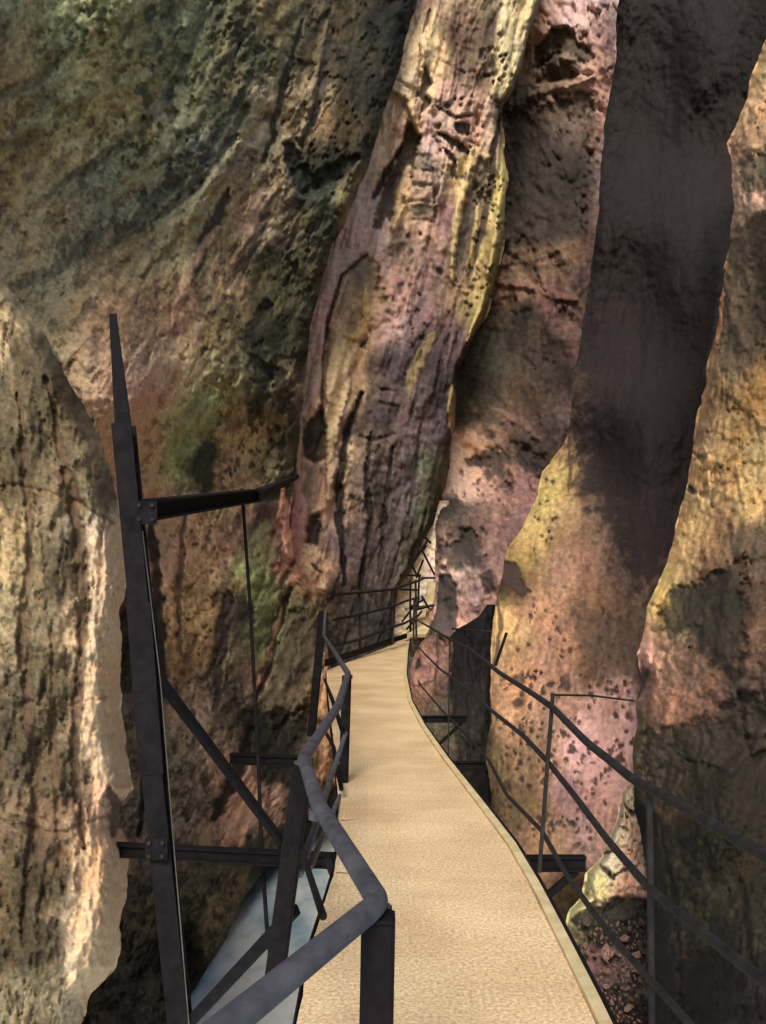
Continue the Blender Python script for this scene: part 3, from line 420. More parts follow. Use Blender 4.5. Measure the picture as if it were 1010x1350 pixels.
# ---- the great banded fin in the middle, its sunlit strips painted pale
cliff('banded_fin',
  left=[(560, -300), (520, 60), (470, 160), (440, 260), (400, 360), (380, 460), (372, 560), (365, 640), (360, 760), (380, 900)],
  right=[(770, -300), (714, 0), (703, 40), (690, 90), (678, 118), (663, 140), (660, 165), (664, 200), (673, 238), (668, 290), (658, 350), (642, 410), (622, 455), (606, 490), (602, 530), (598, 580), (586, 640), (574, 690), (558, 715), (545, 750), (528, 775), (520, 800), (520, 900)],
  y0=-80, y1=900,
  depth=[(560, -200, 29), (540, 100, 27.6), (640, 50, 28.5), (700, 50, 30.5), (450, 400, 27.4), (430, 560, 26.8), (470, 600, 27), (560, 500, 28.3), (620, 400, 29), (580, 700, 30), (545, 740, 29.5), (540, 640, 29), (470, 760, 27.4), (400, 740, 26.8), (520, 880, 28.5), (420, 880, 27.6), (600, 250, 28), (655, 250, 30)],
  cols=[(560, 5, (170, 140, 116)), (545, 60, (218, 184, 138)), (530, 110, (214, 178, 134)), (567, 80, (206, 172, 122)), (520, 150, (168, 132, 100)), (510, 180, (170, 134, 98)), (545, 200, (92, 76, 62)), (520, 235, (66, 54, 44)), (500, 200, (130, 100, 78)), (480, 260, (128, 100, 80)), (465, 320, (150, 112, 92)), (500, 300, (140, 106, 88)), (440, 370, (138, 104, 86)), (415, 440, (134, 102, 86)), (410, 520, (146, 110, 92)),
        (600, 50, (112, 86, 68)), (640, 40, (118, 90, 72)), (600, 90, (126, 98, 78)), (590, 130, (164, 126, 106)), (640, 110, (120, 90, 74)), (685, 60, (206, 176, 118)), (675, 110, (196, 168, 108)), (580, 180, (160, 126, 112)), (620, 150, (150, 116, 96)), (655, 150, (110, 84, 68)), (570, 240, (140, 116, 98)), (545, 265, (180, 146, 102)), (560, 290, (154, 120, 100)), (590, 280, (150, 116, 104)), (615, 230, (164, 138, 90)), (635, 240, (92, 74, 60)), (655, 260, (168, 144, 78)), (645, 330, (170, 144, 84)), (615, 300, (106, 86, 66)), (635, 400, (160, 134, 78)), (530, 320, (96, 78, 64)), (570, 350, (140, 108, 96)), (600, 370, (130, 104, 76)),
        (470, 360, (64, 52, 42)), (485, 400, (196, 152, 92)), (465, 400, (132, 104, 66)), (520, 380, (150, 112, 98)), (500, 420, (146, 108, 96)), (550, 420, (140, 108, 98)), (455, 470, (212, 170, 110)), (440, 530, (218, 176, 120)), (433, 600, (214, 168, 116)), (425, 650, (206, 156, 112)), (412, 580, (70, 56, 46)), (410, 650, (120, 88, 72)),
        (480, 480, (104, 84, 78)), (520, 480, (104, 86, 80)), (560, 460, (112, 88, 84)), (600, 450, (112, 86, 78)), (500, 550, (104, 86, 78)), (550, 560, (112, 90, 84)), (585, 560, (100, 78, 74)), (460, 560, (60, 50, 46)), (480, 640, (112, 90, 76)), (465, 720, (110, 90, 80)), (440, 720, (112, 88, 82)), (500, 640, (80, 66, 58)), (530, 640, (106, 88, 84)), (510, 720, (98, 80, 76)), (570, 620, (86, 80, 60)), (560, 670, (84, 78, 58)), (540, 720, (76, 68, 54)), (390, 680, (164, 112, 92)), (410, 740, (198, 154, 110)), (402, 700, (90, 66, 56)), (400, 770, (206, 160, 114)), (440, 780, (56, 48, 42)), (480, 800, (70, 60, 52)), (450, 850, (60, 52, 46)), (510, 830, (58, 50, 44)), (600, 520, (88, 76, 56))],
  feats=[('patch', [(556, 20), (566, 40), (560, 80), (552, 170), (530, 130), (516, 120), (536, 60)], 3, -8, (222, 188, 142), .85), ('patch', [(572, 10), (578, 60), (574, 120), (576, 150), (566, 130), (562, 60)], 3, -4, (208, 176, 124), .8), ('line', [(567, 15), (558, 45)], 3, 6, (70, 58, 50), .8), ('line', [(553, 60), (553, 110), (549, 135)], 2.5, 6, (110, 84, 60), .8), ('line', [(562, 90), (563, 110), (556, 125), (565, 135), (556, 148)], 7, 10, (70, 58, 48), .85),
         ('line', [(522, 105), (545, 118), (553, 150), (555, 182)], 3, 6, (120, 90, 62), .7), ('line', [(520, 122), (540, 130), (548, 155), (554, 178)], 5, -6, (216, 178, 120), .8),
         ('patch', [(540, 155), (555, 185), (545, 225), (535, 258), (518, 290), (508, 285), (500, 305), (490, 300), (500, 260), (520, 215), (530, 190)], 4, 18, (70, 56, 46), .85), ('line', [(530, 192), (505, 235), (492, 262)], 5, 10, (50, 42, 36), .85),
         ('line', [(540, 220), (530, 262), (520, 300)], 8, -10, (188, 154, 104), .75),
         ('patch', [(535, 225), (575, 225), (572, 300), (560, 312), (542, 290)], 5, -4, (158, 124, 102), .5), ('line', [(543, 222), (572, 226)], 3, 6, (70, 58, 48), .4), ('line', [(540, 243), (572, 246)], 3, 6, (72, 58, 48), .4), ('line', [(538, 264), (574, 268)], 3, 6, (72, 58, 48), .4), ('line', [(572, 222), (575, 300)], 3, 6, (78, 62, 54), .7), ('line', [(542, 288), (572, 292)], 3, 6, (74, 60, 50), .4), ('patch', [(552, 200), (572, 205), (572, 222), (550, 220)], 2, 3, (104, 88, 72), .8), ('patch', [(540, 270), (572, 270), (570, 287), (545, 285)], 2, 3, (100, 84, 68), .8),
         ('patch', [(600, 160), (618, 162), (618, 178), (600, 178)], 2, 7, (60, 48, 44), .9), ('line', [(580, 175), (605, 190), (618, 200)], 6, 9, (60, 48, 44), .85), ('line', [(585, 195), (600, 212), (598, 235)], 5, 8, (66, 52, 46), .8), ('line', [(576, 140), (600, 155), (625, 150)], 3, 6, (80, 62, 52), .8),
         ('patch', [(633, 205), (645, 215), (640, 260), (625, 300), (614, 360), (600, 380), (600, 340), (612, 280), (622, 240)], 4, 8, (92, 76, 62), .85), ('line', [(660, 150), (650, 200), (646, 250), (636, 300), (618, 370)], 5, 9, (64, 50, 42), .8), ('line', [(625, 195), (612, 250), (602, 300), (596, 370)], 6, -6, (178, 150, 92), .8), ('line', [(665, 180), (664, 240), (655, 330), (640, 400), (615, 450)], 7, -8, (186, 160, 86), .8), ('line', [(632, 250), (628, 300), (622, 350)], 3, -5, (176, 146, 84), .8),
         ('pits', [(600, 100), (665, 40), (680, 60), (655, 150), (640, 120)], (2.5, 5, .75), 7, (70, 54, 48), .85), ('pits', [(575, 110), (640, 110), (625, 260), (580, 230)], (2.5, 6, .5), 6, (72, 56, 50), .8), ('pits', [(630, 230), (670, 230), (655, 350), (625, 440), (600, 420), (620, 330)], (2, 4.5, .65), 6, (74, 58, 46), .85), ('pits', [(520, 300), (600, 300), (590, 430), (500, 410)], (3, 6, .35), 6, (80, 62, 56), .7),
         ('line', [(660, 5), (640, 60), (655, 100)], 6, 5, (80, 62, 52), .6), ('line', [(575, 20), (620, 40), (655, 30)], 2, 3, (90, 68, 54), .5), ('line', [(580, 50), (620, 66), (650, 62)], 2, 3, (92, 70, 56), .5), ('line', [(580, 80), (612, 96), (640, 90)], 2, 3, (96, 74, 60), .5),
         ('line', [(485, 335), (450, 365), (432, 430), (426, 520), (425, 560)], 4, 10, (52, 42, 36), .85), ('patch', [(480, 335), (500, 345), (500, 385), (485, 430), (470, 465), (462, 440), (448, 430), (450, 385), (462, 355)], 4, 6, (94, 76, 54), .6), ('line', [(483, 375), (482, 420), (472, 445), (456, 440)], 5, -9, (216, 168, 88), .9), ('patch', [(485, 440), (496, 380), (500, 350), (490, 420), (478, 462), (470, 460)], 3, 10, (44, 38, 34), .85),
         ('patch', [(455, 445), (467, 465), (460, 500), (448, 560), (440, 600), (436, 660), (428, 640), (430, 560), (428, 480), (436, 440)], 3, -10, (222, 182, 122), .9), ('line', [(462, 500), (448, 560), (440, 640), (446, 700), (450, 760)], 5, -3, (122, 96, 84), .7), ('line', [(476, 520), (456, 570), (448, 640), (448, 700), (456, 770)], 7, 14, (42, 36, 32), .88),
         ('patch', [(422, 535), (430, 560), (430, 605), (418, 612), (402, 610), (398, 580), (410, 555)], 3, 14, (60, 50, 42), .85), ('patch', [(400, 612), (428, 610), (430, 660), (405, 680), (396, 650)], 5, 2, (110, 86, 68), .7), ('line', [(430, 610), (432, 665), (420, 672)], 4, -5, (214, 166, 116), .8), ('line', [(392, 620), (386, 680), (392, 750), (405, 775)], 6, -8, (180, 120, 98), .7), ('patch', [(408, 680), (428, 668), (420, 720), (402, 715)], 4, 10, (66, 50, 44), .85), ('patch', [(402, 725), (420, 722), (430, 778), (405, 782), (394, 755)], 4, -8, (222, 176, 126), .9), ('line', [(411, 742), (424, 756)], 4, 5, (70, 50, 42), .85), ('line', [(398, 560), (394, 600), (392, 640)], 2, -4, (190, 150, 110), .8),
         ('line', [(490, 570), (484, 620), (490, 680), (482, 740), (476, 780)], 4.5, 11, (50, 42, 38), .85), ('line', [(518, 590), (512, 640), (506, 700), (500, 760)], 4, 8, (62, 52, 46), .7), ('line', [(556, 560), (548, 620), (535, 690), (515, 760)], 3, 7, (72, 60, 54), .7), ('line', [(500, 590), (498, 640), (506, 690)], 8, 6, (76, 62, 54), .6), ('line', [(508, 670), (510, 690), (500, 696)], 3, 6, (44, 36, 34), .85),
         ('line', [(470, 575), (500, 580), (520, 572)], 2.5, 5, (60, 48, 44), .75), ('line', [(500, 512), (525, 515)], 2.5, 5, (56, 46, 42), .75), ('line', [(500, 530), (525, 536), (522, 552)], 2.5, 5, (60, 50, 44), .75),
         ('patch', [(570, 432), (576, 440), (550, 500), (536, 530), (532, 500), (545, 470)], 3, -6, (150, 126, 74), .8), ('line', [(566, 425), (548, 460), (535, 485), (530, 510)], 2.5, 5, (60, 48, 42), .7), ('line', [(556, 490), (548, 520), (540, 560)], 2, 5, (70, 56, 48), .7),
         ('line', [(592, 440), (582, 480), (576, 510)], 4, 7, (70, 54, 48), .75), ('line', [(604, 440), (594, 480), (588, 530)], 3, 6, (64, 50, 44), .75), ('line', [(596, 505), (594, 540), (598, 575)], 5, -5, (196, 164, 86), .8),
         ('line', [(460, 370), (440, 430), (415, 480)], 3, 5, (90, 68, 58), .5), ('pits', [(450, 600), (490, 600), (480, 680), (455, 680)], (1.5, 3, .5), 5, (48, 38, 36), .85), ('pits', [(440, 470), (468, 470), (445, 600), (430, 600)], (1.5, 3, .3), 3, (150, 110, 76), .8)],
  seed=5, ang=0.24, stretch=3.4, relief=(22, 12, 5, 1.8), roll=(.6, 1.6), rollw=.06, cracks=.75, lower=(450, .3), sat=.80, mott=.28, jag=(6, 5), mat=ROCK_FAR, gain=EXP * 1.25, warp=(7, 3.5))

# ---- far end of the gorge, painted pale for sunlight, seen through the gap
cliff('far_cliff', left=[(470, -300), (470, 1000)], right=[(900, -300), (900, 1000)], y0=-80, y1=960,
  depth=[(500, 0, 52), (900, 0, 50), (500, 900, 46), (900, 900, 46)],
  cols=[(560, 740, (232, 212, 168)), (550, 700, (200, 176, 120)), (560, 790, (226, 206, 164)), (560, 830, (216, 186, 150)), (700, 400, (120, 100, 84)), (760, 30, (196, 156, 136)), (520, 820, (150, 130, 100))],
  feats=[('pits', [(530, 700), (580, 690), (580, 830), (520, 830)], (2, 4, .5), 5, (120, 98, 70), .7)],
  seed=43, step=3.2, roll=(0, 0), relief=(20, 8, 3, 1), mott=.2, mat=ROCK_FAR, gain=EXP * 1.3, jag=(0, 0))

cliff('painted_sunlit_ledge', left=[(500, 660), (500, 870)], right=[(592, 660), (584, 760), (575, 870)], y0=660, y1=866,  # added ledge, pale colour stands in for sunlight in the gap
  depth=[(560, 680, 30.5), (520, 760, 30.0), (570, 760, 30.2), (550, 860, 30.2)],
  cols=[(560, 720, (224, 200, 140)), (545, 750, (214, 192, 132)), (568, 700, (226, 196, 160)), (566, 745, (206, 160, 150)), (566, 780, (232, 218, 196)), (568, 800, (232, 218, 200)), (545, 790, (206, 184, 138)), (530, 800, (150, 130, 98)), (550, 825, (226, 190, 150)), (560, 850, (222, 186, 150)), (525, 840, (120, 100, 80))],
  feats=[('pits', [(530, 700), (560, 690), (560, 830), (520, 830)], (2, 4, .8), 4, (120, 98, 70), .8)],
  seed=47, step=1.6, roll=(.2, .4), rollw=.1, relief=(6, 5, 3, 1.4), mott=.2, mat=ROCK_FAR, gain=EXP * 2.2, cap=.86, sat=.8, jag=(1, 1.5), warp=(3, 2))

# ---- brown wall between the fin and the dark pillar
cliff('brown_cliff',
  left=[(640, -300), (640, 0), (630, 100), (620, 300), (590, 420), (565, 560), (572, 650), (573, 700), (574, 760), (560, 860), (560, 1000)],
  right=[(830, -300), (830, 1000)], y0=-80, y1=980,
  depth=[(680, -200, 40), (680, 100, 39), (780, 100, 36), (650, 400, 37), (760, 450, 33), (620, 600, 33), (700, 600, 30.5), (600, 720, 29), (650, 760, 27), (600, 900, 27), (830, 700, 31)],
  cols=[(745, 15, (186, 146, 132)), (790, 60, (182, 140, 126)), (800, 130, (176, 136, 120)), (720, 20, (160, 124, 108)), (730, 60, (78, 66, 54)), (705, 50, (110, 88, 70)), (760, 80, (82, 66, 54)), (775, 90, (160, 122, 100)), (700, 80, (90, 72, 54)), (680, 130, (64, 56, 42)), (735, 100, (94, 76, 60)), (770, 110, (150, 112, 96)), (700, 160, (60, 52, 44)), (740, 140, (88, 70, 56)), (775, 130, (64, 54, 46)), (700, 230, (62, 54, 46)), (750, 220, (62, 54, 48)), (790, 180, (110, 84, 72)), (690, 300, (68, 58, 48)), (740, 300, (72, 60, 52)), (740, 345, (104, 80, 62)), (700, 340, (96, 74, 58)), (680, 375, (112, 84, 66)), (730, 385, (110, 80, 70)), (770, 370, (82, 64, 56)), (690, 420, (58, 50, 42)), (640, 470, (54, 48, 38)), (720, 460, (66, 54, 46)), (760, 430, (100, 76, 66)), (640, 520, (62, 52, 42)), (690, 530, (84, 68, 54)), (740, 500, (64, 54, 46)), (755, 540, (84, 66, 58)),
        (680, 550, (120, 90, 76)), (610, 560, (58, 50, 40)), (640, 575, (120, 92, 70)), (610, 600, (190, 150, 122)), (600, 630, (196, 156, 128)), (635, 610, (120, 92, 74)), (660, 590, (124, 94, 76)), (690, 590, (62, 52, 46)), (705, 605, (60, 50, 44)), (660, 640, (150, 114, 96)), (700, 640, (158, 118, 104)), (730, 580, (80, 64, 56)), (590, 665, (64, 54, 46)), (630, 680, (146, 112, 98)), (680, 700, (156, 120, 106)), (605, 710, (56, 48, 42)), (640, 730, (134, 104, 92)), (590, 735, (120, 96, 84)), (640, 790, (160, 122, 108)), (620, 800, (160, 122, 108)), (600, 860, (150, 110, 92))],
  feats=[('patch', [(705, 60), (725, 36), (745, 38), (765, 55), (785, 75), (775, 82), (750, 70), (730, 72), (705, 95)], 5, 14, (74, 62, 48), .85), ('patch', [(715, 85), (735, 65), (755, 85), (765, 110), (740, 108), (705, 110)], 6, 10, (66, 56, 44), .75), ('line', [(700, 125), (740, 112), (785, 100)], 7, -10, (112, 88, 68), .6),
         ('patch', [(665, 145), (780, 118), (788, 150), (778, 210), (760, 320), (665, 330)], 12, 14, (60, 51, 44), .6), ('line', [(655, 350), (700, 340), (760, 320)], 6, -7, (104, 82, 62), .5), ('line', [(655, 372), (700, 378), (760, 395)], 7, -8, (118, 84, 70), .6), ('line', [(660, 330), (700, 355), (750, 350)], 4, 4, (70, 58, 48), .5),
         ('line', [(650, 540), (690, 555), (715, 580)], 5, -6, (128, 96, 80), .6), ('patch', [(630, 600), (650, 590), (665, 600), (668, 650), (650, 630), (640, 620)], 11, 8, (56, 48, 42), .75), ('patch', [(610, 605), (640, 605), (645, 615), (620, 618)], 3, 6, (60, 50, 42), .8), ('patch', [(680, 590), (700, 585), (712, 605), (712, 630), (690, 615)], 11, 9, (54, 46, 42), .75), ('line', [(712, 630), (735, 605), (748, 570)], 3, 6, (70, 54, 50), .7), ('patch', [(575, 655), (600, 655), (615, 670), (600, 685), (575, 690)], 11, 10, (52, 45, 40), .75), ('patch', [(573, 712), (590, 712), (605, 698), (622, 702), (635, 725), (640, 745), (600, 750), (575, 745)], 11, 13, (50, 43, 38), .75),
         ('patch', [(577, 757), (592, 757), (600, 772), (603, 830), (592, 856), (560, 856), (572, 810)], 2, 9, (56, 49, 46), .85), ('patch', [(632, 758), (648, 750), (650, 775), (640, 782)], 4, 7, (60, 48, 44), .8), ('line', [(604, 545), (660, 560)], 6, 4, (70, 58, 46), .6), ('pits', [(600, 610), (680, 620), (680, 720), (600, 700)], (2, 4.5, .45), 5, (74, 58, 52), .8), ('pits', [(640, 540), (740, 540), (700, 620), (640, 600)], (3, 6, .5), 5, (62, 52, 44), .7)],  # first patch is the arched recess shadow painted dark
  seed=61, ang=-0.2, stretch=1.5, relief=(22, 10, 3.4, 1.4), roll=(1, 1), rollw=.05, mott=.2, jag=(3, 3), mat=ROCK_FAR, gain=EXP * 1.25, warp=(8, 4))

# ---- pillar painted dark for shade, sunlit strip painted yellow, pitted pinkish slope below
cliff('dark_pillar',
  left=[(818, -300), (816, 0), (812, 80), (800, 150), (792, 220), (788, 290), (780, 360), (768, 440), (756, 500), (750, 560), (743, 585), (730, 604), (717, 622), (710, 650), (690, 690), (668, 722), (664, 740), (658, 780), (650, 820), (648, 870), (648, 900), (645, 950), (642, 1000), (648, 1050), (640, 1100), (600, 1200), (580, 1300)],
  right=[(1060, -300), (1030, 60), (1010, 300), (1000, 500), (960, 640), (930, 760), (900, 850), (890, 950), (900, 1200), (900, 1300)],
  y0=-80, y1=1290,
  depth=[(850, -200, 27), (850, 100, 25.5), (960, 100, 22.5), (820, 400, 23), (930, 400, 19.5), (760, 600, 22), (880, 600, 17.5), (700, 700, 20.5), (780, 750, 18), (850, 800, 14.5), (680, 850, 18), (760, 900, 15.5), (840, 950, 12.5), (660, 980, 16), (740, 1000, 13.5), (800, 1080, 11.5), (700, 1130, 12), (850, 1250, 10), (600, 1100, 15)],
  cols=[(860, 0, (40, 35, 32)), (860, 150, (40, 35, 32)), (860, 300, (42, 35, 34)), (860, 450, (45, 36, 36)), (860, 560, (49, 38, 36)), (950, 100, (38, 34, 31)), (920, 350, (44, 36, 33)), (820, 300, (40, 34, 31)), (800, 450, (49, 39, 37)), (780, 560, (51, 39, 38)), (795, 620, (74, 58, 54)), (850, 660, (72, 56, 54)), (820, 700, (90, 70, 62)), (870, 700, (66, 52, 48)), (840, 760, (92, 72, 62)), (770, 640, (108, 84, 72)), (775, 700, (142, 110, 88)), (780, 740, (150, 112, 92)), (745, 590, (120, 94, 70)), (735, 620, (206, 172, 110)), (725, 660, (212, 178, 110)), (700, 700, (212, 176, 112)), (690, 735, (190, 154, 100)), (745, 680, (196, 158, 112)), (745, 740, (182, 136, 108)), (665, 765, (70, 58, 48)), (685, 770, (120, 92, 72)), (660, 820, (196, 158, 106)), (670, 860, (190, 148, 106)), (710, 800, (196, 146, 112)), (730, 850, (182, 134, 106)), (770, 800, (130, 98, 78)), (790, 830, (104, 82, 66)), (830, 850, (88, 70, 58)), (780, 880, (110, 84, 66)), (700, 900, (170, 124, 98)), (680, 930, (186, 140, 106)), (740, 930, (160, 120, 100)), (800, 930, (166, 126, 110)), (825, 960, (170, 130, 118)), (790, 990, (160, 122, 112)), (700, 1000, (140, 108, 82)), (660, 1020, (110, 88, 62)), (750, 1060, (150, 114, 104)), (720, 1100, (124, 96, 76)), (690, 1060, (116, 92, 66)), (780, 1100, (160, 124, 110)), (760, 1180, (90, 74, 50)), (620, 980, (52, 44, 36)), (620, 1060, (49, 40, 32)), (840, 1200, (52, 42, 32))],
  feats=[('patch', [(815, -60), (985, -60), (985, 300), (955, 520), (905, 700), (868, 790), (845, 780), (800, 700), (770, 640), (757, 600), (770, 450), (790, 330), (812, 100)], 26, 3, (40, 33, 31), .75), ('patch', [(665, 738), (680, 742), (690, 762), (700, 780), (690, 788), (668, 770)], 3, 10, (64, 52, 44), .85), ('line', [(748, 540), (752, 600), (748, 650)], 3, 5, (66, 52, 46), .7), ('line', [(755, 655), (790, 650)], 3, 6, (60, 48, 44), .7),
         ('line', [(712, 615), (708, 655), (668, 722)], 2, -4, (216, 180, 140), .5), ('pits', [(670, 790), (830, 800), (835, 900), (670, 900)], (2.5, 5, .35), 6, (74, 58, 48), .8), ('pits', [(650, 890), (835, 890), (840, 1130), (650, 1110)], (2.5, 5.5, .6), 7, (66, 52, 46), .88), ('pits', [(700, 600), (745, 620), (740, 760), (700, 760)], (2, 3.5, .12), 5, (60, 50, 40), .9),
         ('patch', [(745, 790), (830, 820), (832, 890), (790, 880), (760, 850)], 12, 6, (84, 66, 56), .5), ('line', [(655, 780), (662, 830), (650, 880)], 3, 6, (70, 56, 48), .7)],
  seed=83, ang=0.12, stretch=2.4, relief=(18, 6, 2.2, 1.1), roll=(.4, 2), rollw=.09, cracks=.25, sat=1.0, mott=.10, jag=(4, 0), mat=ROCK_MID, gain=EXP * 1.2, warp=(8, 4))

# ---- near right wall, sunlit tan and overhang shadow painted in the colour
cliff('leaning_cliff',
  left=[(1120, -300), (1030, -20), (1008, 60), (992, 100), (976, 150), (963, 190), (966, 230), (965, 290), (955, 370), (940, 450), (930, 510), (916, 570), (905, 630), (896, 680), (884, 720), (868, 770), (852, 800), (850, 830), (842, 862), (848, 890), (838, 925), (840, 960), (832, 1000), (838, 1060), (846, 1110), (852, 1160), (858, 1220), (860, 1345), (862, 1500)],
  right=[(1400, -300), (1300, 1500)], y0=-80, y1=1480,
  depth=[(1000, -200, 8.5), (980, 150, 8.8), (1100, 200, 6.5), (960, 450, 8.6), (1000, 500, 7.4), (900, 700, 8.0), (980, 750, 6.8), (860, 850, 7.6), (950, 900, 6.2), (850, 1050, 6.8), (950, 1100, 5.2), (1010, 900, 5.6), (870, 1300, 5.8), (1000, 1300, 4.2), (1200, 700, 5.0), (1200, 1300, 3.6), (1300, 0, 5.5)],
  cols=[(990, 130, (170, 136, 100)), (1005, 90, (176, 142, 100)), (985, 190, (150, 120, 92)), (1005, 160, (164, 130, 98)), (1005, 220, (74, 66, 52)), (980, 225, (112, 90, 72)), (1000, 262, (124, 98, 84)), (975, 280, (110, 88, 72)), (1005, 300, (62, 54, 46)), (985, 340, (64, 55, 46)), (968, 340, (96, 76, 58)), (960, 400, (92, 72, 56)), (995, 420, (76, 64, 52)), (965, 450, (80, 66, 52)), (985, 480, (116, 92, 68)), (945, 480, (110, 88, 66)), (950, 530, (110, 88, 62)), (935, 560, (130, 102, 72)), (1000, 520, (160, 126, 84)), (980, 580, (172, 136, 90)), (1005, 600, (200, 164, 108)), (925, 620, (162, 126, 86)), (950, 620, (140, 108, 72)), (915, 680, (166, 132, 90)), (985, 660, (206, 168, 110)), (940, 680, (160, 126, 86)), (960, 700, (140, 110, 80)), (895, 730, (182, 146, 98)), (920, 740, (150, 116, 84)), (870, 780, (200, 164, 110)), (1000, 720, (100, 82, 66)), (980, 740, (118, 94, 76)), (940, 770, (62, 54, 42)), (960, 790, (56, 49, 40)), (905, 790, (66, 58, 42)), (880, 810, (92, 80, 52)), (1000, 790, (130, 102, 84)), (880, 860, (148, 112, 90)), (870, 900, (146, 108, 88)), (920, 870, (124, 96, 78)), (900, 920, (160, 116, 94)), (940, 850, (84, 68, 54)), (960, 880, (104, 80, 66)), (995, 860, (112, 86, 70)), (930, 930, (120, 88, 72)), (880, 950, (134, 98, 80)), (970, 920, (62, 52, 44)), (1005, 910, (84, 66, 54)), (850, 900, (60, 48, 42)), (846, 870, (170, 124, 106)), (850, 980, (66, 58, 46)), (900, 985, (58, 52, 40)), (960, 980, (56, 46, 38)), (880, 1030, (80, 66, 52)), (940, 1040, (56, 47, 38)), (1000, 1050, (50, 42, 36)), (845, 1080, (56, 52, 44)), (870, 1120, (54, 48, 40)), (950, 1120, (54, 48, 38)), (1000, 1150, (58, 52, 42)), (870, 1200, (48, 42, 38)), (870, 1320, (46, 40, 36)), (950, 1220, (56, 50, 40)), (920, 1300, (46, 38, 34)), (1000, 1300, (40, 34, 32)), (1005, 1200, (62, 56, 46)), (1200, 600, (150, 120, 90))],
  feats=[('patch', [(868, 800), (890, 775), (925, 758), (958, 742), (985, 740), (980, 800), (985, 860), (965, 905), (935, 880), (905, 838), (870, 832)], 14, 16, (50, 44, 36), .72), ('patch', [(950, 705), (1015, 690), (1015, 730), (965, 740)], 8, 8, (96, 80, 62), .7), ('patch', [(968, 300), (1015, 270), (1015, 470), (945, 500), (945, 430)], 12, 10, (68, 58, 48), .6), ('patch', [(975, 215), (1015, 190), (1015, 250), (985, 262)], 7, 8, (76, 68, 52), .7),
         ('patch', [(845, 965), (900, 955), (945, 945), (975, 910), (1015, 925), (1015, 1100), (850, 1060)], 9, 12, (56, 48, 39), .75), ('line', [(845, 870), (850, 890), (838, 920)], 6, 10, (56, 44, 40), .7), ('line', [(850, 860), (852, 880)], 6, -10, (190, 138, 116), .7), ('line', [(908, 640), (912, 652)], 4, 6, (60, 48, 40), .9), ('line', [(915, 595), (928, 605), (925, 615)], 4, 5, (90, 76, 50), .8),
         ('line', [(960, 200), (950, 420), (925, 540)], 3, -5, (150, 104, 76), .5), ('line', [(870, 1080), (890, 1200), (900, 1345)], 4, 8, (38, 32, 30), .6), ('line', [(940, 1050), (980, 1180), (1000, 1345)], 5, 8, (40, 34, 30), .5), ('line', [(900, 1000), (960, 1020), (1010, 990)], 5, 8, (42, 36, 30), .6),
         ('pits', [(940, 530), (1010, 540), (1010, 690), (900, 720)], (2, 4, .15), 4, (130, 100, 66), .7)],
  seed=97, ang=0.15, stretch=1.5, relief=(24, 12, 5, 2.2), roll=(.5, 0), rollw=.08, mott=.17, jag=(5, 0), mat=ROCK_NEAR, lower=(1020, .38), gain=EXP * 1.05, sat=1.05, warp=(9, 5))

# ---- low knob of rock beside the bend of the walkway, and rock behind it painted dark as shadow
cliff('painted_shade_rock',
  left=[(642, 796), (632, 812), (616, 822), (602, 829), (592, 842), (588, 860), (586, 900), (584, 1000), (570, 1150)],
  right=[(664, 796), (668, 870), (672, 930), (670, 1010), (680, 1150)],
  y0=797, y1=1150,
  depth=[(590, 830, 19.5), (650, 830, 19), (590, 950, 18.2), (640, 950, 17.6), (620, 1090, 15.8), (660, 1000, 17), (670, 850, 19)],
  cols=[(600, 850, (54, 46, 42)), (625, 850, (50, 42, 40)), (640, 850, (52, 44, 42)), (625, 900, (50, 43, 40)), (620, 980, (64, 56, 46)), (645, 980, (56, 48, 42)), (600, 990, (72, 64, 52)), (600, 1050, (60, 54, 44)), (635, 1040, (52, 46, 38))],
  feats=[('line', [(615, 850), (612, 930), (618, 1000)], 4, 6, (40, 34, 32), .6), ('line', [(635, 850), (638, 930)], 3, 6, (42, 36, 32), .6)],
  seed=127, ang=0, stretch=2.5, step=1.8, relief=(14, 9, 4, 1.6), roll=(.3, .6), rollw=.15, mott=.22, cracks=1, jag=(2, 2), mat=ROCK_MID, gain=EXP * 1.2, warp=(4, 2))
cliff('rounded_knob',
  left=[(574, 836), (566, 838), (556, 846), (548, 860), (540, 880), (536, 940), (540, 1100)],
  right=[(584, 836), (592, 838), (598, 848), (599, 860), (596, 900), (600, 950), (612, 1010), (620, 1100)],
  y0=836, y1=1100,
  depth=[(585, 760, 19.6), (570, 850, 19), (560, 930, 18), (590, 850, 19.0), (600, 1000, 17), (600, 1090, 16)],
  cols=[(588, 775, (58, 50, 46)), (588, 810, (62, 54, 50)), (575, 845, (90, 72, 62)), (560, 860, (160, 118, 100)), (552, 890, (156, 112, 94)), (572, 880, (148, 106, 90)), (582, 860, (156, 112, 96)), (592, 860, (120, 88, 76)), (560, 910, (150, 108, 90)), (585, 905, (84, 66, 56)), (570, 940, (82, 70, 56)), (590, 950, (72, 62, 50)), (600, 1050, (60, 54, 44))],
  feats=[('patch', [(548, 868), (554, 866), (555, 880), (548, 884)], 2, 6, (50, 40, 36), .9), ('line', [(577, 835), (578, 870), (572, 905)], 2.5, 6, (96, 70, 60), .7), ('line', [(545, 905), (572, 898)], 2, 4, (90, 66, 54), .7)],
  seed=121, ang=0, stretch=1.5, step=1.6, relief=(10, 9, 4, 1.6), roll=(.25, .3), rollw=.15, mott=.2, jag=(1.2, 1.2), mat=ROCK_MID, gain=EXP * 1.2, warp=(3, 1.5))

